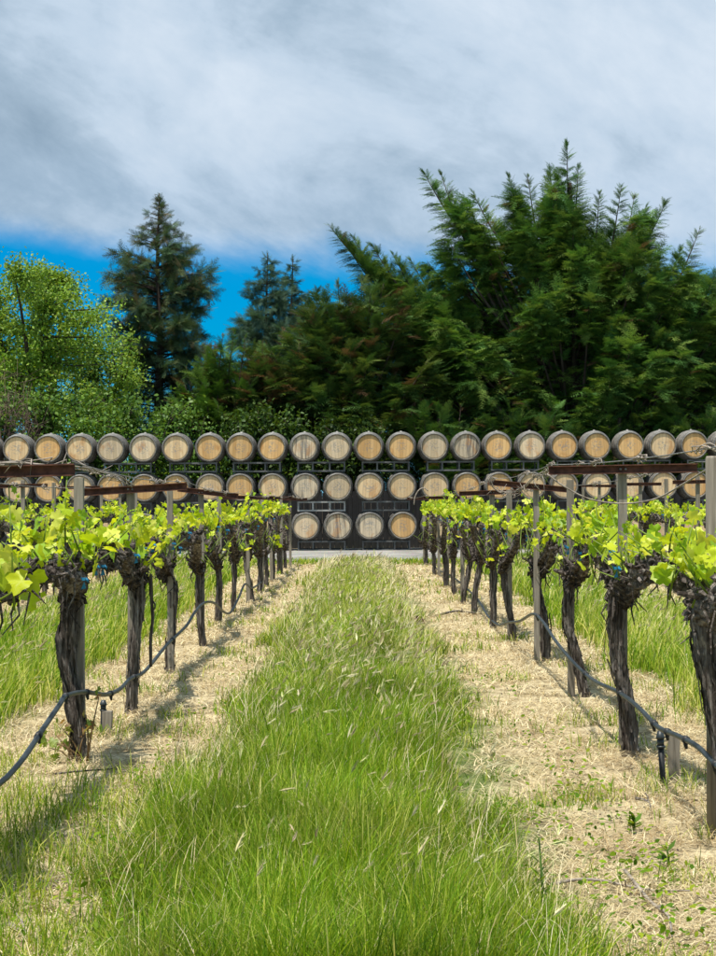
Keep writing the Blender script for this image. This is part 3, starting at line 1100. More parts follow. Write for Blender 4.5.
    q = [P(489, 478, 12.4), P(495, 489, 12.4), P(508, 494, 12.3), P(521, 491, 11.6), P(535, 478, 10.4), P(546, 474, 9.0), P(549, 471, 8.3)]
    b = q[0].copy()
    a = Acc()
    q0 = catmull([p - b for p in q], 40)
    rg = np.random.default_rng(9)
    for k in range(3):
        a.tube(q0 + np.cumsum(rg.normal(0, .004, q0.shape), 0) * .5 + rg.normal(0, .008, 3), .003, 5)
    for _ in range(26):
        c = q0[rg.integers(2, 38)]
        a.tube([c, c + rg.normal(0, .02, 3), c + rg.normal(0, .035, 3)], [.003, .0025, .001], 4)
    o = a.build('dead_cane', M_cane)
    o.location = b
    tag(o, 'tangled bundle of pale dead canes slung between two right row cross-arms', 'dead cane')
    q = [P(414, 505, 24), P(415, 497, 24), P(419, 490, 24), P(424, 488, 24), P(428, 491, 24)]
    b = q[0].copy()
    a = Acc()
    a.tube(catmull([p - b for p in q], 20), .008, 5)
    o = a.build('dead_cane', M_cane)
    o.location = b
    tag(o, 'single hooped dead cane arching above the far leaves of the right row', 'dead cane')
    # left: long pale tendrils lying along the near cross-arm
    q = [P(-20, 466, 5.9), P(20, 464, 6.0), P(50, 466.5, 6.1), P(84, 469, 6.3), P(100, 474, 7.4), P(118, 478, 8.6), P(132, 486, 9.6)]
    b = q[0].copy()
    a = Acc()
    q0 = catmull([p - b for p in q], 40)
    for k in range(3):
        a.tube(q0 + np.cumsum(rg.normal(0, .003, q0.shape), 0) * .4 + np.array([0, 0, .004 * k]), .003, 5)
    for _ in range(30):
        c = q0[rg.integers(1, 39)]
        a.tube([c, c + rg.normal(0, .012, 3), c + rg.normal(0, .025, 3)], [.003, .0025, .001], 4)
    o = a.build('dead_cane', M_cane)
    o.location = b
    tag(o, 'pale dead canes lying along the rusty cross-arm at the left edge', 'dead cane')


build_trellis()


# ------------------------------------------------------------------ drip irrigation
def build_hoses():
    for side, x, pix in (
        ('left', -1.255, [(-60, 830), (0, 783), (10, 774), (25, 756), (45, 726), (60, 704), (66, 696), (84, 692), (106, 694.5), (120, 689), (130, 679), (145, 671), (165, 647), (176, 636), (187, 625), (195, 612), (204, 603), (214, 603), (224, 612), (231, 612), (239, 597), (245, 584), (252, 588), (262, 582)]),
        ('right', 1.205, [(800, 812), (740, 785), (716, 765), (698, 747), (678, 736), (658, 727), (638, 707), (618, 692), (593, 680), (573, 662), (555, 640), (543, 622), (533, 614), (520, 621), (508, 622.5), (498, 625), (488, 616), (478, 600), (465, 587), (450, 575), (438, 570), (432, 562)])):
        q = [PX(px, py, x) for px, py in pix]
        b = Vector((q[0].x, q[0].y, 0))
        root = thing('drip_hose', b, 'dark grey irrigation hose slung low along the %s vine row' % side, 'hose')
        rg = np.random.default_rng(3)
        loc = catmull([p - b for p in q], 160)
        loc[:, 2] = np.maximum(loc[:, 2], .03)
        a = Acc()
        a.tube(loc, .0108 if side == 'left' else .0102, 12)
        a.build('tube', M_hose, root)
        for f in ((.16, .26, .31, .36, .45, .55) if side == 'left' else (.10, .17, .215, .25, .33, .40, .55)):
            k = int(f * 159)
            a = Acc()
            a.tube([loc[k], loc[k] + (loc[k + 1] - loc[k]) * .6], .0155, 10)
            c = (loc[k] + loc[k + 1]) / 2
            a.tube([c, c + np.array([0, -.004, -.02]), c + np.array([.003, -.006, -.034])], [.009, .008, .005], 8)
            a.build('fitting', M_black, root)
    # risers with their short stumps
    for side, top, bot, spx, label in (
        ('right', (660, 731), (663, 786), (672, 734, 783), 'black plastic riser pipe feeding the right row hose'),
        ('left', (103.5, 700), (102.5, 736), (105.5, 711, 736), 'black plastic riser pipe feeding the left row hose')):
        b = G(*bot)
        t = P(top[0], top[1], b.y)
        e = t - b
        root = thing('irrigation_riser', b, label, 'riser pipe')
        a = Acc()
        a.tube([(0, 0, -.03), (0, 0, .02), tuple(e * .72)], .0125, 12)
        a.build('pipe', M_black, root)
        a = Acc()
        a.tube([tuple(e * .70), tuple(e * .735)], .019, 12)
        a.tube([tuple(e * .735), tuple(e * .86)], .0145, 12)
        a.tube([tuple(e * .86), tuple(e * .90), tuple(e)], [.019, .018, .011], 12)
        a.build('coupling', M_hose, root)
        s = G(spx[0], spx[2])
        h = P(spx[0], spx[1], s.y).z
        p = make_post(s, h, ('short square stump of a stake behind the black riser on the %s' if side == 'right' else 'short broken-off stake beside the riser by the %s row hose') % side, None, .022 if side == 'right' else .024, lean=.012)


build_hoses()


# ------------------------------------------------------------------ grass, straw, seed heads
def visible(x, y, m=.5):
    return np.abs(x) < (358 / F) * y + m


def blades(a, x, y, z0, h, w, lean, phi, col, zs=1.0):
    N = len(x)
    rg = np.random.default_rng(N)
    root = np.stack([x, y, z0], 1)
    ld = np.stack([np.cos(phi), np.sin(phi), np.zeros(N)], 1)
    wa = phi + np.pi / 2 + rg.normal(0, .5, N)
    wd = np.stack([np.cos(wa), np.sin(wa), np.zeros(N)], 1)
    V = np.zeros((N, 7, 3))
    for i, (t, ww) in enumerate(((0, 1.0), (.45, .8), (.78, .5))):
        c = root + ld * (h * lean * t ** 1.8)[:, None]
        c[:, 2] += zs * h * t * np.sqrt(np.clip(1 - (lean * t * .75) ** 2, .05, 1))
        V[:, 2 * i] = c - wd * (w * ww * .5)[:, None]
        V[:, 2 * i + 1] = c + wd * (w * ww * .5)[:, None]
    c = root + ld * (h * lean)[:, None]
    c[:, 2] += zs * h * np.sqrt(np.clip(1 - (lean * .85) ** 2, .03, 1))
    V[:, 6] = c
    o = (np.arange(N) * 7)[:, None, None]
    Q = (np.array([[0, 1, 3, 2], [2, 3, 5, 4]])[None] + o).reshape(-1, 4)
    T = (np.array([[4, 5, 6]])[None] + o).reshape(-1, 3)
    a.add(V.reshape(-1, 3), T, Q, np.repeat(col, 7, 0))


def sample(rg, n, y0, y1, x0, x1, p=1.35):
    """points denser near the camera"""
    u = rg.random(n)
    k = 1 - p if abs(1 - p) > 1e-3 else 1e-3
    y = (y0 ** k + u * (y1 ** k - y0 ** k)) ** (1 / k)
    x = rg.uniform(x0, x1, n)
    m = visible(x, y)
    return x[m], y[m]


def edge_l(y):
    return -.66 + .10 * np.sin(y * .7)


def edge_r(y):
    return .47 + .06 * np.sin(y * .55 + 1) - .0 * y


GREENS = np.array([[.135, .25, .010], [.19, .30, .014], [.085, .18, .010], [.26, .33, .022]])
YELLOWS = np.array([[.41, .45, .075], [.52, .52, .13], [.32, .41, .055], [.60, .56, .22]])
DRYS = np.array([[.70, .59, .35], [.62, .50, .28], [.78, .68, .44], [.50, .39, .21], [.68, .59, .38]])


def grass_col(rg, N, yellow):
    c = GREENS[rg.integers(0, 4, N)]
    m = rg.random(N) < yellow
    c = np.where(m[:, None], YELLOWS[rg.integers(0, 4, N)], c)
    return c * rg.uniform(.8, 1.2, (N, 1))


def build_grass():
    rg = np.random.default_rng(1)
    a = Acc()
    # the aisle
    x, y = sample(rg, 330000, 3.9, 31.5, -1.2, 1.2)
    n1 = (fbm(x, y, 1.8) - .5)
    inside = np.minimum(x - edge_l(y), edge_r(y) - x) + n1 * .55
    keep = rg.random(len(x)) < np.clip(inside * 4 + .35, 0, 1)
    x, y, inside = x[keep], y[keep], inside[keep]
    N = len(x)
    patch = fbm(x + 30, y * .6, 1.3)
    h = rg.uniform(.10, .26, N) * np.clip(.55 + inside * 1.3, .35, 1.0) * (.75 + .6 * patch) * np.clip(1.25 - y / 55, .72, 1.1)
    yel = np.clip((y - 8) / 20, 0, .38) * 1.0 + (patch - .5) * .8 + .12
    col = grass_col(rg, N, np.clip(yel, .05, .85))
    clump = fbm(x + 7, y * .8 + 2, 3.5)
    col = col * np.clip(.35 + 1.35 * clump, .5, 1.35)[:, None]
    h = h * (.6 + .85 * fbm(x + 50, y + 3, 4.5))
    blades(a, x, y, np.full(N, -.005), h, (.0019 + .0052 * rg.random(N) ** 3) * np.maximum(1, y / 7), rg.uniform(.1, .75, N), rg.uniform(0, 6.28, N) , col)
    # low broad leaves among the blades near the camera
    x, y = sample(rg, 9000, 4.0, 12, -1.1, 1.0, 1.3)
    m = (fbm(x + 70, y, 2.4) > .50) & (x > -.95)
    x, y = x[m], y[m]
    N = len(x)
    pos = np.stack([x, y, rg.uniform(.02, .13, N)], 1)
    d = unit(rg.normal(0, 1, (N, 3)) * np.array([1, 1, .4]))
    up = unit(rg.normal(0, .4, (N, 3)) + np.array([0, 0, 1.0]))
    sv = unit(np.cross(up, d))
    V6 = np.array([[0, 0, 0], [.35, .26, .05], [.7, .2, 0], [1, 0, -.08], [.7, -.2, 0], [.35, -.26, .05]])
    a.inst(V6, np.array([[0, 1, 5], [1, 2, 4], [1, 4, 5], [2, 3, 4]]), [], pos, d, sv, np.cross(d, sv), rg.uniform(.014, .032, N), GREENS[rg.integers(0, 4, N)] * rg.uniform(.7, 1.15, (N, 1)))
    # side strips beyond the rows
    for s in (-1, 1):
        x, y = sample(rg, 130000, 7.5, 32, 1.5, 7.2, 1.2)
        k = np.abs(((x / 2.56) % 1) - .5)
        n1 = (fbm(x * s, y, 1.6) - .5)
        g = (k - .235) * 2.56 + n1 * .5
        keep = rg.random(len(x)) < np.clip(g * 5 + .35, 0, 1)
        x, y = x[keep] * s, y[keep]
        N = len(x)
        patch = fbm(x + 60, y * .7, 1.1)
        h = rg.uniform(.10, .30, N) * (.7 + .6 * patch)
        col = grass_col(rg, N, np.clip(.30 + (patch - .5) * 1.2 + (.06 if s > 0 else 0), .05, .9))
        blades(a, x, y, np.full(N, -.005), h, rg.uniform(.0035, .006, N) * np.maximum(1, y / 7), rg.uniform(.15, .85, N), rg.normal(.6, 1.2, N), col)
    # short tufts in the straw: at the lower left, and thin ones everywhere
    x, y = sample(rg, 80000, 4.2, 31, -2.0, 2.0, 1.7)
    t = fbm(x + 11, y + 3, 2.6)
    left = (x < 0) & (y < 9.5)
    thr = np.where(left, np.where(y < 7, .38, np.where(x > -.95, .50, .57)), .64)
    keep = t > thr + rg.uniform(-.05, .05, len(x))
    x, y = x[keep], y[keep]
    N = len(x)
    blades(a, x, y, np.full(N, -.003), rg.uniform(.03, .11, N) * np.where((x < 0) & (y < 8), 1.5, 1), rg.uniform(.003, .005, N) * np.maximum(1, y / 7), rg.uniform(.2, .95, N), rg.uniform(0, 6.28, N), grass_col(rg, N, np.full(N, .35)))
    # fringe at the far end of the straw by the gravel
    x = rg.uniform(-7, 7, 9000)
    y = rg.uniform(30.8, 32.5, 9000)
    N = 9000
    blades(a, x, y, np.full(N, -.003), rg.uniform(.04, .14, N), rg.uniform(.010, .02, N), rg.uniform(.2, .8, N), rg.uniform(0, 6.28, N), grass_col(rg, N, np.full(N, .25)))
    tag(a.build('grass', M_grass), 'long green grass with yellowing patches growing between the vine rows', 'grass', kind='stuff')

    # mown dry straw lying under the vines
    a = Acc()
    x, y = sample(rg, 340000, 4.2, 32, .35, 5.4, 1.45)
    sg = np.where(rg.random(len(x)) < .5, -1, 1)
    k = np.abs(((x / 2.56) % 1) - .5)
    n1 = fbm(x * sg + 5, y, 1.6) - .5
    keep = (k < .28 + n1 * .22 + rg.uniform(-.03, .03, len(x))) & (fbm(x * sg, y + 40, 2.2) > .37)
    x, y = x[keep] * sg[keep], y[keep]
    N = len(x)
    br = fbm(x + 20, y + 9, 3.2)
    col = DRYS[rg.integers(0, 5, N)] * rg.uniform(.7, 1.15, (N, 1))
    old = rg.random(N) < np.clip((br - .5) * 4, .04, .7)
    col = np.where(old[:, None], col * np.array([.62, .54, .46]), col)
    blades(a, x, y, rg.uniform(0, .018, N), rg.uniform(.05, .15, N), rg.uniform(.002, .0042, N) * np.maximum(1, y / 6.5), rg.uniform(.90, 1.12, N), rg.uniform(0, 6.28, N), col, .28)
    # dark crumbs: bark, clods and old leaves
    x, y = sample(rg, 30000, 4.2, 31, .35, 5.4, 1.6)
    sg = np.where(rg.random(len(x)) < .5, -1, 1)
    k = np.abs(((x / 2.56) % 1) - .5)
    keep = (k < .28) & (rg.random(len(x)) < np.clip((fbm(x * sg + 33, y + 12, 2.8) - .42) * 5, .06, 1))
    x, y = x[keep] * sg[keep], y[keep]
    N = len(x)
    dk = np.array([[.07, .05, .035], [.12, .085, .055], [.045, .034, .026], [.20, .14, .085]])
    blades(a, x, y, rg.uniform(.004, .02, N), rg.uniform(.012, .05, N), rg.uniform(.005, .012, N) * np.maximum(1, y / 9), rg.uniform(.9, 1.1, N), rg.uniform(0, 6.28, N), dk[rg.integers(0, 4, N)] * rg.uniform(.7, 1.2, (N, 1)), .25)
    # short dead stubble standing in it
    x, y = sample(rg, 60000, 4.2, 32, .35, 5.4, 1.5)
    sg = np.where(rg.random(len(x)) < .5, -1, 1)
    k = np.abs(((x / 2.56) % 1) - .5)
    keep = (k < .27) & (fbm(x * sg + 8, y + 70, 3.0) > .50)
    x, y = x[keep] * sg[keep], y[keep]
    N = len(x)
    blades(a, x, y, np.zeros(N), rg.uniform(.02, .06, N), rg.uniform(.002, .004, N) * np.maximum(1, y / 7), rg.uniform(.2, .9, N), rg.uniform(0, 6.28, N), DRYS[rg.integers(0, 5, N)] * rg.uniform(.7, 1.1, (N, 1)))
    # dead blades standing in the green strips
    x, y = sample(rg, 9500, 3.9, 31.5, -.85, .8, .8)
    m = np.minimum(x - edge_l(y), edge_r(y) - x) + (fbm(x, y, 1.8) - .5) * .55 > -.04
    x, y = x[m], y[m]
    N = len(x)
    blades(a, x, y, np.zeros(N), rg.uniform(.10, .30, N), rg.uniform(.0018, .0032, N) * np.maximum(1, y / 7), rg.uniform(.3, 1.0, N), rg.normal(.4, 1.3, N), DRYS[rg.integers(0, 5, N)] * rg.uniform(.8, 1.1, (N, 1)))
    tag(a.build('dry_straw', M_straw), 'pale dry mown straw lying in strips under the vine rows', 'straw', kind='stuff')

    # nodding seed heads: thin stem with a bristly spike
    a = Acc()
    x, y = sample(rg, 2900, 4.2, 31.0, -.78, .78, .95)
    m = np.minimum(x - edge_l(y), edge_r(y) - x) + (fbm(x, y, 1.8) - .5) * .55 > .06
    x, y = x[m], y[m]
    x2, y2 = sample(rg, 9000, 8, 31, 2.0, 6.5, 1.0)
    s2 = np.where(rg.random(len(x2)) < .5, -1, 1)
    k2 = np.abs(((x2 / 2.56) % 1) - .5) > .25
    x, y = np.concatenate([x, (x2 * s2)[k2]]), np.concatenate([y, y2[k2]])
    keep = rg.random(len(x)) < np.clip((y - 3.0) / 6, .25, 1) * np.clip(.3 + 1.6 * (fbm(x + 3, y, .9) - .3), 0, 1)
    x, y = x[keep], y[keep]
    N = len(x)
    h = rg.uniform(.18, .36, N) * np.clip(1.2 - y / 55, .65, 1)
    phi = rg.normal(.35, .9, N)
    lean = rg.uniform(.15, .75, N)
    sc = np.maximum(1, y / 7.5)
    pale = np.array([[.62, .56, .30], [.56, .50, .26], [.72, .67, .42], [.50, .40, .25], [.56, .58, .26]])
    col = pale[rg.integers(0, 5, N)] * rg.uniform(.8, 1.1, (N, 1))
    blades(a, x, y, np.zeros(N), h, .0022 * sc, lean, phi, col * .9)
    ld = np.stack([np.cos(phi), np.sin(phi), np.zeros(N)], 1)
    tip = np.stack([x, y, np.zeros(N)], 1) + ld * (h * lean)[:, None]
    tip[:, 2] += h * np.sqrt(np.clip(1 - (lean * .85) ** 2, .03, 1)) - .004
    d = unit(ld * (lean * 1.2)[:, None] + np.array([0, 0, .55]) - np.array([0, 0, 1]) * (lean ** 2 * .8)[:, None])
    nrm = unit(rg.normal(0, 1, (N, 3)))
    s = unit(np.cross(d, nrm))
    nrm = np.cross(s, d)
    TV, TT = [], []
    rt = np.random.default_rng(8)
    for i in range(9):                                     # bristles
        t = i / 9
        for sg in (-1, 1):
            b0 = len(TV)
            ang = rt.uniform(.25, .6)
            ln = .55 * (1 - .4 * t)
            th = rt.uniform(0, 6.28)
            TV += [(t * .8 - .01, .01, 0), (t * .8 + .05, -.01, 0), (t * .8 + ln * math.cos(ang), sg * ln * math.sin(ang) * math.cos(th), ln * math.sin(ang) * math.sin(th))]
            TT.append((b0, b0 + 1, b0 + 2))
    b0 = len(TV)
    TV += [(-.05, 0, 0), (.3, .075, 0), (.3, -.075, 0), (.95, 0, 0), (.3, 0, .075), (.3, 0, -.075)]
    TT += [(b0, b0 + 1, b0 + 3), (b0, b0 + 3, b0 + 2), (b0, b0 + 4, b0 + 3), (b0, b0 + 3, b0 + 5)]
    a.inst(np.array(TV), np.array(TT), [], tip, d, s, nrm, rg.uniform(.035, .065, N) * np.sqrt(sc), col)
    tag(a.build('seed_heads', M_straw), 'pale bristly seed heads nodding above the long grass', 'seed heads', kind='stuff')


build_grass()


def build_sticks():
    rg = np.random.default_rng(12)
    for pts, r, label in (
        ([(150, 905), (168, 895), (190, 880), (200, 874)], .006, 'crooked pale twig lying in the grass at lower left, longest of three'),
        ([(176, 850), (168, 862), (160, 872)], .005, 'short pale twig standing askew in the thin grass'),
        ([(8, 936), (24, 941), (38, 948)], .008, 'bleached broken stick in the bottom left corner'),
        ([(55, 781), (95, 780), (125, 776), (152, 789)], .004, 'thin dark cutting lying beside the nearest left trunk'),
        ([(553, 898), (590, 893), (650, 897), (690, 905)], .005, 'long brown cane lying across the straw at lower right'),
        ([(625, 880), (650, 910), (668, 930), (672, 950)], .006, 'curved bleached cane on the straw in the lower right corner'),
        ([(440, 617), (455, 615), (466, 614), (475, 617)], .012, 'dark cutting on the straw below the right row hose'),
        ([(636, 806), (648, 809), (651, 814)], .006, 'small forked dark prunings on the straw near the right stump'),
    ):
        q = [G(*p) + Vector((0, 0, .02 + rg.uniform(0, .025))) for p in pts]
        b = Vector((q[0].x, q[0].y, 0))
        loc = catmull([p - b for p in q], 18)
        a = Acc()
        a.tube(loc, np.linspace(r, r * .5, 18), 6, ridge=.25, seed=4)
        k = 9
        e = loc[k] + np.array([rg.normal(0, .05), rg.normal(0, .06), .03])
        a.tube([loc[k], (loc[k] + e) / 2 + .004, e], [r * .6, r * .5, r * .3], 5)
        o = a.build('twig', M_cane if 'dark' not in label else M_vbark)
        o.location = b
        tag(o, label, 'twig')
    # two rusty dock stalks in the straw, one feathery weed near the camera
    for (px, py, top, label) in ((416, 626, 617, 'rusty seed stalk of a dock plant at the straw edge, left of two'), (422, 627, 618.5, 'rusty seed stalk of a dock plant at the straw edge, right of two')):
        b = G(px, py)
        h = P(px, top, b.y).z
        root = thing('dock_stalk', b, label, 'weed')
        a = Acc()
        a.tube([(0, 0, -.01), (.005, 0, h)], [.006, .003], 5, col=(.14, .06, .04))
        a.build('stem', M_straw, root)
        a = Acc()
        for _ in range(90):
            t = rg.uniform(.35, 1)
            c = np.array([.005 * t, 0, h * t]) + rg.normal(0, .012, 3)
            V = c + rg.normal(0, .009, (3, 3))
            a.add(V, [[0, 1, 2]], None, np.array([.15, .06, .045]) * rg.uniform(.7, 1.3))
        a.build('seed_cluster', M_straw, root)
    for (px, py, top, hd, label) in ((541, 945, 838, 1, 'tall green weed with a feathery head at the aisle edge near the camera'), (556, 925, 900, 0, 'small leafy weed on the straw right of the feathery weed'), (633, 832, 815, 0, 'small leafy weed sprouting in the straw at right'), (667, 870, 845, 0, 'small leafy weed beside the brown cane at right')):
        b = G(px, py)
        h = max(P(px, top, b.y).z, .06)
        root = thing('weed', b, label, 'weed')
        st, fo = Acc(), Acc()
        st.tube([(0, 0, -.01), (.006, 0, h * .5), (-.004, 0, h)], [.005, .004, .002], 6, col=(.13, .24, .04))
        n = 60 if hd else 26
        for i in range(n):
            t = (.15 + .85 * i / n)
            c = np.array([0, 0, h * t])
            th = rg.uniform(0, 6.28)
            ln = rg.uniform(.03, .06) * (1.1 - .5 * t) * (1 if hd else 1.2)
            d = np.array([math.cos(th), math.sin(th), rg.uniform(.1, .8)])
            s = np.array([-math.sin(th), math.cos(th), 0]) * ln * (.10 if hd else .2)
            fo.add([c, c + d * ln * .5 + s, c + d * ln, c + d * ln * .5 - s], None, [[0, 1, 2, 3]], GREENS[rg.integers(0, 4)] * rg.uniform(.7, 1.1))
        st.build('stem', M_leaf, root)
        fo.build('foliage', M_broad, root)


build_sticks()


# ------------------------------------------------------------------ trees
def spray_template(seed, flat=1.0, pairs=9, sub=4, droop=.32):
    """feathery conifer spray along +d"""
    rg = np.random.default_rng(seed)
    V, T = [], []

    def tri(p, q, w):
        p, q, w = np.array(p), np.array(q), np.array(w)
        b = len(V)
        V.extend([p - w, p + w, q])
        T.append((b, b + 1, b + 2))
    tri((0, 0, 0), (1, 0, -droop), (0, .014, 0))
    for i in range(pairs):
        t = (i + .7) / (pairs + .6)
        for sg in (-1, 1):
            ln = .42 * (1 - t) ** .75 * rg.uniform(.75, 1.15) + .05
            ang = rg.uniform(.55, .95)
            z0 = -droop * t * t
            p = np.array([t, 0, z0])
            d = np.array([math.cos(ang), sg * math.sin(ang), rg.normal(0, .16)])
            e = p + d * ln + np.array([0, 0, -.25 * ln])
            wdt = np.array([-d[1], d[0], 0]) * .016
            tri(p, e, wdt)
            for k in range(sub):
                u = (k + .6) / sub
                c = p + (e - p) * u
                for s2 in (-1, 1):
                    a2 = ang * sg + s2 * rg.uniform(.5, .9)
                    l2 = ln * .40 * (1 - u * .6) * rg.uniform(.7, 1.2)
                    d2 = np.array([math.cos(a2), math.sin(a2), rg.normal(-.05, .22)])
                    w2 = np.array([-d2[1], d2[0], .3]) * l2 * .24
                    b = len(V)
                    V.extend([c, c + d2 * l2 * .5 + w2, c + d2 * l2, ])
                    T.append((b, b + 1, b + 2))
    return np.array(V), np.array(T)


SPRAY = [spray_template(s) for s in range(5)]
TUFT = [spray_template(20 + s, pairs=8, sub=3, droop=.1) for s in range(4)]


def lay(a, tmpl, pos, d, size, col, rg, roll=.7, upbias=1.0):
    N = len(pos)
    d = unit(d)
    up = unit(np.array([0, 0, upbias]) + rg.normal(0, roll, (N, 3)))
    s = unit(np.cross(up, d))
    n = np.cross(d, s)
    kind = rg.integers(0, len(tmpl), N)
    for k in range(len(tmpl)):
        m = kind == k
        a.inst(tmpl[k][0], tmpl[k][1], [], pos[m], d[m], s[m], n[m], size[m], col[m])


def poly_inside(px, py, poly):
    ins = np.zeros(len(px), bool)
    n = len(poly)
    for i in range(n):
        x0, y0 = poly[i]
        x1, y1 = poly[(i + 1) % n]
        c = ((y0 > py) != (y1 > py)) & (px < (x1 - x0) * (py - y0) / (y1 - y0 + 1e-9) + x0)
        ins ^= c
    return ins


def cypress(trunk_px, Y, outline, tips, n_fill, depth, label, seed, cols, dens=24, size=(.45, .95), name='cypress_tree', group='trees behind the barrels', brown=.05, base_py=551, droop=-.12, upright=.4):
    """limbs reach from the trunk to the given tips and to random points of the crown's volume"""
    rg = np.random.default_rng(seed)
    b = Vector(((trunk_px - CX) / F * Y, Y, 0))
    root = thing(name, b, label, 'tree', group)
    xs, ys = [p[0] for p in outline], [p[1] for p in outline]
    px, py = rg.uniform(min(xs), max(xs), n_fill * 4), rg.uniform(min(ys), max(ys), n_fill * 4)
    m = poly_inside(px, py, outline)
    px, py = px[m][:n_fill], py[m][:n_fill]
    ymin, ymax = min(ys), max(ys)
    ends = []
    for x, y in zip(px, py):
        dx = (x - trunk_px) / (max(xs) - min(xs)) * 2
        dd = depth * math.sqrt(max(.05, 1 - min(1, abs(dx)) ** 2)) * (.35 + .65 * (y - ymin) / (ymax - ymin))
        ends.append((P(x, y, Y), rg.uniform(-1, .8) * dd))
    tipends = [(P(x, y, Y), o) for (x, y, o) in tips]
    wood, fol = Acc(), Acc()
    H = max(e[0].z for e in ends + tipends)
    tp = [(0, 0, -.1), (.1, 0, H * .3), (-.05, .1, H * .6), (.0, 0, H * .9)]
    tpath = catmull(tp, 20)
    wood.tube(tpath, np.linspace(.30, .05, 20), 10, ridge=.2, seed=seed)
    for i, (e, off) in enumerate(ends + tipends):
        is_tip = i >= len(ends)
        E = np.array(e - b) + np.array([0, off, 0])
        hz = max(.3, E[2] * rg.uniform(.35, .75) - .2 * abs(E[0]) * rg.random())
        S = tpath[min(19, int(hz / (H * .9) * 19))].copy()
        C = (S + E) / 2 + np.array([(E[0] - S[0]) * .15, (E[1] - S[1]) * .15, -upright * np.linalg.norm(E - S) * .22])
        L = np.linalg.norm(E - S) + .3
        k = 14
        t = np.linspace(0, 1, k)[:, None]
        path = (1 - t) ** 2 * S + 2 * t * (1 - t) * C + t * t * E
        wood.tube(path, np.linspace(.022 + .011 * L, .006, k), 5)
        n_pad, n_in = int(dens * rg.uniform(.7, 1.4)) + (int(dens * .9) if is_tip else 0), int(dens * .18)
        cnt = n_pad + n_in
        reach = min(.8, (2.6 if is_tip else 1.3) / L)
        u = np.concatenate([1 - reach * rg.random(n_pad) ** 1.1, rg.uniform(.3, max(.35, 1 - reach), n_in)])
        idx = u * (k - 1)
        i0 = np.minimum(idx.astype(int), k - 2)
        f = (idx - i0)[:, None]
        pos = path[i0] * (1 - f) + path[i0 + 1] * f
        tan = unit(path[i0 + 1] - path[i0])
        flat = tan.copy()
        flat[:, 2] *= .6
        side = unit(np.cross(tan, np.array([0, 0, 1.0])) + rg.normal(0, .15, (cnt, 3)))
        sg = np.where(rg.random(cnt) < .5, -1.0, 1.0)[:, None]
        wv = rg.uniform(.1, 1.1, (cnt, 1)) * (1.25 - u[:, None])
        wv = np.clip(wv * 1.8, .12, 1.2)
        if is_tip:                                          # plume: side shoots set in one plane, shorter towards the tip
            wv = rg.uniform(.55, 1.1, (cnt, 1)) * np.clip((1 - u[:, None]) / reach * 5, .1, 1)
            pl = rg.normal(0, .35, 3)
            side = unit(side * .25 + unit(np.cross(tan, np.array([pl[0], 1.0, pl[2]]))))
        d = (tan if is_tip else flat) * .85 + side * sg * wv + rg.normal(0, .12, (cnt, 3)) + np.array([0, 0, droop * (.2 if is_tip else 1)])
        sz = rg.uniform(size[0], size[1], cnt) * (1.0 - .25 * u)
        if is_tip:
            sz *= .26 + 1.0 * np.clip((1 - u) / reach, 0, 1) ** .8
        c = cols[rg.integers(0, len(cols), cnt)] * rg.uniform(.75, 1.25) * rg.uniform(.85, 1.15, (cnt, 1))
        br = rg.random(cnt) < brown
        c[br] = np.array([.16, .095, .05]) * rg.uniform(.7, 1.2, (br.sum(), 1))
        lay(fol, SPRAY, pos, d, sz, c, rg, .20)
    wood.build('trunk', M_tbark, root)
    fol.build('crown', M_needle, root)
    return root


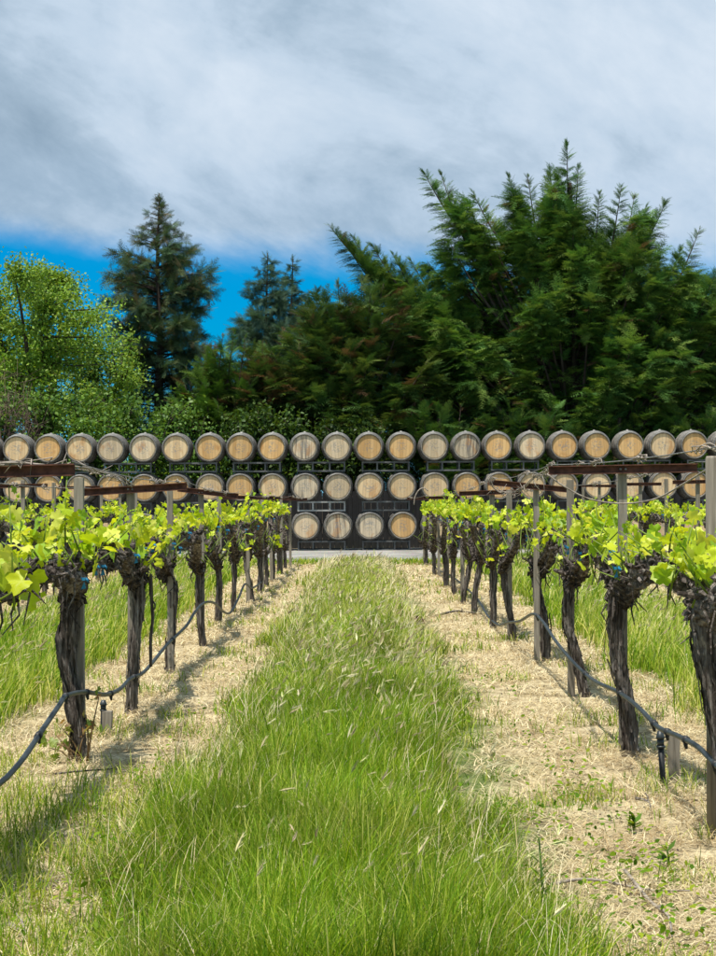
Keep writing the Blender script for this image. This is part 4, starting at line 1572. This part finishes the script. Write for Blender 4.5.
def spire(px, top_py, Y, prof, label, seed, cols, gap=.32, per=7, tilt=.15, size=(.3, .6), lean=0, name='conifer', bare=0.0, brown_top=0.0, dens=9.0, jitter=.25, group='trees behind the barrels'):
    """single-trunk conifer; prof = [(py, half width px)]"""
    rg = np.random.default_rng(seed)
    b = Vector(((px - CX) / F * Y, Y, 0))
    root = thing(name, b, label, 'tree', group)
    H = P(px, top_py, Y).z
    wood, fol = Acc(), Acc()
    k = 30
    zz = np.linspace(-.1, H, k)
    tr = np.stack([lean * (zz / H) ** 2 + .03 * np.sin(zz * 1.3), .03 * np.cos(zz * 1.1), zz], 1)
    wood.tube(tr, np.linspace(.22, .012, k), 10, ridge=.15, seed=seed)
    pz = np.array([P(px, p, Y).z for p, w in prof])[::-1]
    pw = np.array([w / F * Y for p, w in prof])[::-1]
    z = pz[0]
    while z < H - .15:
        w = np.interp(z, pz, pw)
        for j in range(per):
            if rg.random() < .12:
                continue
            th = rg.uniform(0, 6.28)
            L = w * rg.uniform(1 - jitter * 1.6, 1 + jitter * .7)
            hd = np.array([math.cos(th), math.sin(th), 0])
            zi = z + rg.uniform(-gap / 2, gap / 2)
            S = np.array([np.interp(zi, zz, tr[:, 0]), np.interp(zi, zz, tr[:, 1]), zi])
            rise = tilt + rg.normal(0, .12) + .35 * (zi / H) ** 3
            m = 8
            t = np.linspace(0, 1, m)[:, None]
            path = S + hd * L * t + np.array([0, 0, 1]) * (L * (rise * t - .22 * t * t + .12 * t ** 3))
            wood.tube(path, np.linspace(.012 + .012 * L, .004, m), 4)
            cnt = max(4, int(dens * L))
            u = bare + (1 - bare) * rg.random(cnt) ** .7
            idx = u * (m - 1)
            i0 = np.minimum(idx.astype(int), m - 2)
            f = (idx - i0)[:, None]
            pos = path[i0] * (1 - f) + path[i0 + 1] * f
            tan = unit(path[i0 + 1] - path[i0])
            d = tan * .8 + rg.normal(0, .55, (cnt, 3)) + np.array([0, 0, -.10])
            sz = rg.uniform(size[0], size[1], cnt) * (.38 + .62 * min(1, L / 1.6))
            c = cols[rg.integers(0, len(cols), cnt)] * rg.uniform(.8, 1.2) * rg.uniform(.85, 1.15, (cnt, 1))
            br = rg.random(cnt) < brown_top * (zi / H) ** 2
            c[br] = np.array([.13, .105, .05])
            lay(fol, TUFT, pos, d, sz, c, rg, 1.2)
        z += gap * rg.uniform(.8, 1.2)
    cnt = 10
    pos = tr[-1] + np.stack([np.zeros(cnt), np.zeros(cnt), -rg.uniform(0, .5, cnt)], 1)
    lay(fol, TUFT, pos, rg.normal(0, .35, (cnt, 3)) + np.array([0, 0, .8]), rg.uniform(.15, .28, cnt), np.tile(cols[0], (cnt, 1)), rg, 1.2)
    wood.build('trunk', M_tbark, root)
    fol.build('crown', M_needle, root)
    return root


LEAFQ = np.array([[0, 0, 0], [.35, .26, .05], [.7, .2, 0], [1, 0, -.08], [.7, -.2, 0], [.35, -.26, .05]])
LEAFT = np.array([[0, 1, 5], [1, 2, 4], [1, 4, 5], [2, 3, 4]])


def broadleaf(px, Y, outline, n_end, depth, label, seed, cols, leaf=(.07, .13), per=26, spread=.30, trunk_r=.16, name='broadleaf_tree', cat='tree', group='trees behind the barrels', wood_mat_=None, fork=.9):
    rg = np.random.default_rng(seed)
    b = Vector(((px - CX) / F * Y, Y, 0))
    root = thing(name, b, label, cat, group)
    xs, ys = [p[0] for p in outline], [p[1] for p in outline]
    qx, qy = rg.uniform(min(xs), max(xs), n_end * 5), rg.uniform(min(ys), max(ys), n_end * 5)
    m = poly_inside(qx, qy, outline)
    qx, qy = qx[m][:n_end], qy[m][:n_end]
    ends = np.array([np.array(P(x, y, Y) - b) for x, y in zip(qx, qy)])
    ends[:, 1] = rg.uniform(-1, 1, len(ends)) * depth
    wood, fol = Acc(), Acc()
    # limbs: a handful of main limbs, every end hangs off the nearest one
    H = ends[:, 2].max()
    nl = max(4, min(9, n_end // 14))
    seeds = ends[rg.choice(len(ends), nl, replace=False)]
    limbs = []
    f0 = min(fork, H * .3)
    for e in seeds:
        S = np.array([0, 0, f0])
        C = S * .5 + e * .5 + np.array([-e[0] * .2, 0, .2 * H * .5 - .1])
        k = 14
        t = np.linspace(0, 1, k)[:, None]
        path = (1 - t) ** 2 * S + 2 * t * (1 - t) * C + t * t * e + np.cumsum(rg.normal(0, .02, (k, 3)), 0)
        limbs.append(path)
        wood.tube(path, np.linspace(trunk_r * .6, .018, k), 7)
    wood.tube([(0, 0, -.1), (.02, 0, f0 * .5), (0, 0, f0 + .1)], [trunk_r * 1.2, trunk_r, trunk_r * .8], 9, ridge=.15, seed=seed)
    allp = np.concatenate([l[3:] for l in limbs])
    for e in ends:
        dd = np.linalg.norm(allp - e, axis=1) + .35 * np.maximum(0, allp[:, 2] - e[2])
        S = allp[dd.argmin()]
        C = (S + e) / 2 + rg.normal(0, .08, 3)
        t = np.linspace(0, 1, 7)[:, None]
        path = (1 - t) ** 2 * S + 2 * t * (1 - t) * C + t * t * e
        L = np.linalg.norm(e - S)
        wood.tube(path, np.linspace(.010 + .012 * L, .005, 7), 4)
        cnt = int(per * rg.uniform(.5, 1.5))
        u = rg.random(cnt)[:, None] ** .6
        pos = S + (e - S) * u + rg.normal(0, spread, (cnt, 3)) * (.4 + .6 * u)
        d = rg.normal(0, 1, (cnt, 3)) + np.array([0, 0, -.2])
        c = cols[rg.integers(0, len(cols), cnt)] * rg.uniform(.8, 1.2) * rg.uniform(.85, 1.15, (cnt, 1))
        dn = unit(d)
        up = unit(rg.normal(0, .8, (cnt, 3)) + np.array([0, 0, 1.0]))
        s = unit(np.cross(up, dn))
        fol.inst(LEAFQ, LEAFT, [], pos, dn, s, np.cross(dn, s), rg.uniform(leaf[0], leaf[1], cnt), c)
    wood.build('trunk', wood_mat_ or M_tbark, root)
    fol.build('crown', M_broad, root)
    return root


def twiggy(px, Y, outline, n, depth, label, seed, name='bare_shrub', cols=((.16, .10, .075), (.22, .15, .12), (.11, .07, .055))):
    """shrub of bare reddish twigs"""
    rg = np.random.default_rng(seed)
    b = Vector(((px - CX) / F * Y, Y, 0))
    root = thing(name, b, label, 'shrub', 'trees behind the barrels')
    xs, ys = [p[0] for p in outline], [p[1] for p in outline]
    qx, qy = rg.uniform(min(xs), max(xs), n * 4), rg.uniform(min(ys), max(ys), n * 4)
    m = poly_inside(qx, qy, outline)
    qx, qy = qx[m][:n], qy[m][:n]
    a, st = Acc(), Acc()
    m_, nt, bs = new_mat('bare_twig')
    at = nd(nt, 'ShaderNodeAttribute', attribute_name='col')
    nt.links.new(at.outputs['Color'], bs.inputs['Base Color'])
    bs.inputs['Roughness'].default_value = .85
    for x, y in zip(qx, qy):
        e = np.array(P(x, y, Y) - b)
        e[1] = rg.uniform(-1, 1) * depth
        s = np.array([e[0] * .25, e[1] * .3, max(.1, e[2] * .2)])
        c = np.array(cols[rg.integers(0, len(cols))]) * rg.uniform(.8, 1.2)
        mid = (s + e) / 2 + rg.normal(0, .15, 3)
        a.tube([s, mid, e], [.010, .007, .003], 4, col=c)
        for _ in range(22):
            t = rg.uniform(.3, 1)
            q = s + (e - s) * t + rg.normal(0, .04, 3)
            d = unit(e - s) * .35 + rg.normal(0, .7, 3)
            a.tube([q, q + d * rg.uniform(.1, .22), q + d * rg.uniform(.3, .55) + rg.normal(0, .05, 3)], [.006, .005, .003], 3, col=c)
    for k in range(5):
        q = rg.normal(0, .12, 3)
        st.tube([(q[0], q[1], -.05), (q[0] * 3, q[1] * 3, .5), (q[0] * 6, q[1] * 5, 1.4)], [.05, .04, .02], 6)
    st.build('stems', M_tbark, root)
    a.build('twigs', m_, root)
    return root


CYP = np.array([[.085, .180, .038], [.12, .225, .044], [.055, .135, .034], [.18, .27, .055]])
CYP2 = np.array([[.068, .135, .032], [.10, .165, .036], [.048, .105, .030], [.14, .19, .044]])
RED = np.array([[.045, .085, .040], [.060, .105, .046], [.038, .070, .038], [.085, .110, .045]])
DEO = np.array([[.075, .135, .085], [.095, .16, .10], [.062, .115, .075]])
DEC = np.array([[.22, .34, .03], [.28, .39, .04], [.15, .26, .025], [.34, .41, .06]])
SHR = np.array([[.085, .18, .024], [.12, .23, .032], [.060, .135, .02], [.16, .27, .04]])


def build_trees():
    # the great cypress on the right
    cypress(572, 47, [(400, 300), (420, 255), (440, 215), (480, 205), (520, 195), (555, 175), (585, 185), (620, 215), (655, 225), (670, 260), (715, 285), (760, 330), (770, 425), (400, 425), (385, 350)],
            [(330, 231, -1), (345, 246, -.5), (352, 240, -.8), (371, 249, -1), (366, 262, -.6), (392, 258, -.9), (410, 262, -.4), (424, 168, .5), (440, 178, -.6), (452, 196, 0), (474, 190, .4), (507, 178, -.4), (530, 172, .6), (567, 143, 0), (580, 165, .4), (548, 168, -.3), (602, 190, .5), (618, 190, -.6), (637, 192, .4), (664, 203, -.4), (655, 222, .6), (700, 228, 0), (714, 268, -.6), (738, 262, .4), (683, 246, .3), (676, 262, -.5), (694, 272, .5), (704, 292, -.3), (690, 300, .6), (655, 240, .2), (398, 268, -.8), (384, 300, -.5), (405, 330, -1.5), (640, 212, -1)],
            235, 3.8, 'huge spreading dark green cypress with feathery upswept boughs at right', 41, CYP, 54, (.45, .95), 'cypress_tree', brown=.015, droop=-.30)
    cypress(478, 52, [(395, 425), (392, 345), (420, 300), (470, 285), (520, 300), (530, 425)], [(410, 305, 0), (440, 288, .4), (392, 335, -.3)], 110, 2.0, 'cypress with shade-darkened foliage colour behind the left limbs of the great one', 47, CYP * .8, 34, (.5, 1.0), 'cypress_tree', brown=.02)  # backing tree added to close gaps; shade is put into its darkened palette
    cypress(690, 53, [(640, 425), (640, 310), (670, 278), (725, 275), (760, 320), (760, 425)], [(722, 272, 0), (698, 274, .4), (676, 276, -.3), (742, 290, .2)], 120, 2.0, 'cypress with shade-darkened foliage colour behind the right limbs of the great one', 48, CYP * .8, 34, (.5, 1.0), 'cypress_tree', brown=.02)  # right-hand backing tree, foliage colour darkened as if in shade
    cypress(585, 53.5, [(500, 425), (500, 300), (540, 250), (600, 235), (650, 270), (665, 320), (665, 425)], [(560, 245, 0), (610, 240, .4)], 120, 2.0, 'cypress with shade-darkened foliage colour behind the middle of the great one', 49, CYP * .7, 36, (.5, 1.0), 'cypress_tree', brown=.02)  # added for dark gaps between the boughs; its colour carries the shade
    # shaggier mid cypress
    cypress(352, 45.5, [(232, 400), (250, 360), (285, 335), (320, 300), (365, 285), (405, 290), (430, 330), (440, 425), (230, 425)],
            [(316, 287, 0), (338, 283, -.5), (362, 275, .3), (384, 283, -.3), (300, 318, .4), (268, 345, -.6), (236, 372, -.4), (310, 302, -.6), (374, 300, -.9)],
            140, 2.6, 'shaggy middle cypress with browned sprays left of the great one', 52, CYP2, 34, (.42, .9), 'cypress_tree', brown=.10)
    # low evergreen at the left centre
    cypress(215, 44.5, [(166, 422), (178, 388), (205, 352), (235, 342), (262, 385), (270, 425)],
            [(186, 366, 0), (205, 348, .2), (222, 334, .3), (234, 330, 0), (246, 338, -.3), (176, 384, .3)], 48, 1.4, 'low bright evergreen with drooping fronds left of the middle cypress', 63, SHR * .8, 22, (.35, .7), 'evergreen_shrub')
    # dark redwood
    spire(160, 193, 54, [(193, 0), (205, 4), (218, 11), (235, 21), (252, 31), (270, 41), (292, 50), (330, 53), (370, 48), (425, 42), (470, 34)],
          'tall dark redwood with a pointed open crown at left', 71, RED * 1.25, .24, 10, .20, (.32, .68), 0, 'redwood_tree', .20, .32, 18, .36)
    # two slim deodars far behind
    spire(267, 253, 72, [(253, 0), (270, 8), (300, 20), (340, 34), (400, 44), (450, 48)], 'slim blue-green deodar spire behind, the taller of two', 81, DEO, .30, 9, .05, (.40, .80), .05, 'deodar_tree', .05, 0, 24.0, .3)
    spire(291, 258, 74, [(258, 0), (275, 7), (305, 17), (345, 28), (400, 38), (450, 42)], 'slim blue-green deodar spire behind, the shorter of two', 82, DEO, .30, 8, .05, (.40, .80), .1, 'deodar_tree', .05, 0, 24.0, .3)
    # bright spring tree on the left
    broadleaf(45, 47, [(-40, 425), (-40, 300), (-10, 268), (30, 262), (70, 272), (100, 300), (125, 305), (138, 330), (130, 425)], 170, 2.2,
              'bright yellow-green spring tree with visible limbs at far left', 95, DEC * np.array([.8, .92, 1.0]), (.07, .115), 260, .18, .22)
    # bushes along the foot of the trees
    for px, Y, pts, lab, sd, cols in (
        (20, 43.6, [(-45, 470), (-40, 400), (0, 385), (50, 392), (72, 420), (78, 498)], 'dark leafy bush behind the top barrels at the left edge', 101, SHR),
        (100, 43.8, [(55, 470), (62, 405), (95, 385), (130, 392), (150, 430), (150, 498)], 'leafy bush under the spring tree, left of the redwood trunk', 102, SHR),
        (178, 43.2, [(135, 470), (140, 430), (165, 405), (200, 402), (222, 430), (225, 498)], 'bright leafy bush at the redwood foot behind the barrels', 103, SHR * 1.0),
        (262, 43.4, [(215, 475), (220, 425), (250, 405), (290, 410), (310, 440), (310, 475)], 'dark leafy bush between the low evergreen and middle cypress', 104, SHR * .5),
        (345, 43.3, [(300, 480), (305, 430), (340, 420), (380, 425), (395, 445), (395, 480)], 'very dark-leaved bush right behind the barrels at the stack centre', 105, SHR * .4),  # leaf colour itself scaled down, darkest of these bushes
    ):
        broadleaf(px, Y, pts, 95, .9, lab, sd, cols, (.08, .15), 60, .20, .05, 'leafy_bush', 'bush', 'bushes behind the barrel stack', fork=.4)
    broadleaf(96, 52, [(55, 425), (60, 350), (85, 330), (115, 335), (135, 370), (140, 425)], 90, 1.2, 'mid-green tree filling behind the bright spring tree, left of the redwood', 107, SHR, (.07, .12), 110, .2, .10, 'broadleaf_tree', fork=.8)
    broadleaf(5, 52, [(-40, 425), (-40, 350), (0, 335), (35, 345), (50, 380), (50, 425)], 80, 1.2, 'mid-green tree behind the bright spring tree at the left edge', 108, SHR, (.07, .12), 110, .2, .10, 'broadleaf_tree', fork=.8)
    broadleaf(712, 50, [(680, 425), (684, 385), (700, 365), (740, 360), (760, 425)], 60, 1.2, 'lighter green bush beyond the great cypress at the right edge', 106, SHR * 1.2, (.08, .14), 40, .22, .06, 'leafy_bush', 'bush', 'bushes behind the barrel stack', fork=.6)
    # under-storey boughs of the great cypress down to the fence
    for px, lab, sd in ((440, 'shaded young cypress behind the barrels below the left limbs of the great cypress', 111), (530, 'shaded young cypress behind the barrels below the middle of the great cypress', 112), (620, 'shaded young cypress behind the barrels below the right limbs of the great cypress', 113), (705, 'shaded young cypress behind the barrels at the right picture edge', 114)):
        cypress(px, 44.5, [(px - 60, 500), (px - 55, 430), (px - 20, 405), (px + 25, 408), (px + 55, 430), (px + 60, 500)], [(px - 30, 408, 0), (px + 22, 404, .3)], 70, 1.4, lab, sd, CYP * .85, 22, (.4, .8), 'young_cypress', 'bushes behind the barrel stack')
    # bare reddish shrubs
    twiggy(8, 43.0, [(-40, 430), (-40, 370), (0, 360), (30, 385), (40, 430)], 60, .7, 'bare reddish-brown twiggy shrub at the left edge above the barrels', 121)
    cypress(262, 44.9, [(196, 425), (205, 375), (250, 348), (300, 352), (325, 385), (325, 425)], [(222, 352, 0), (262, 340, .3), (300, 345, -.3), (205, 372, .2)], 70, 1.3, 'browned dry evergreen between the low evergreen and the middle cypress', 123, CYP2 * .8, 20, (.4, .8), 'evergreen_shrub', brown=.25)


build_trees()
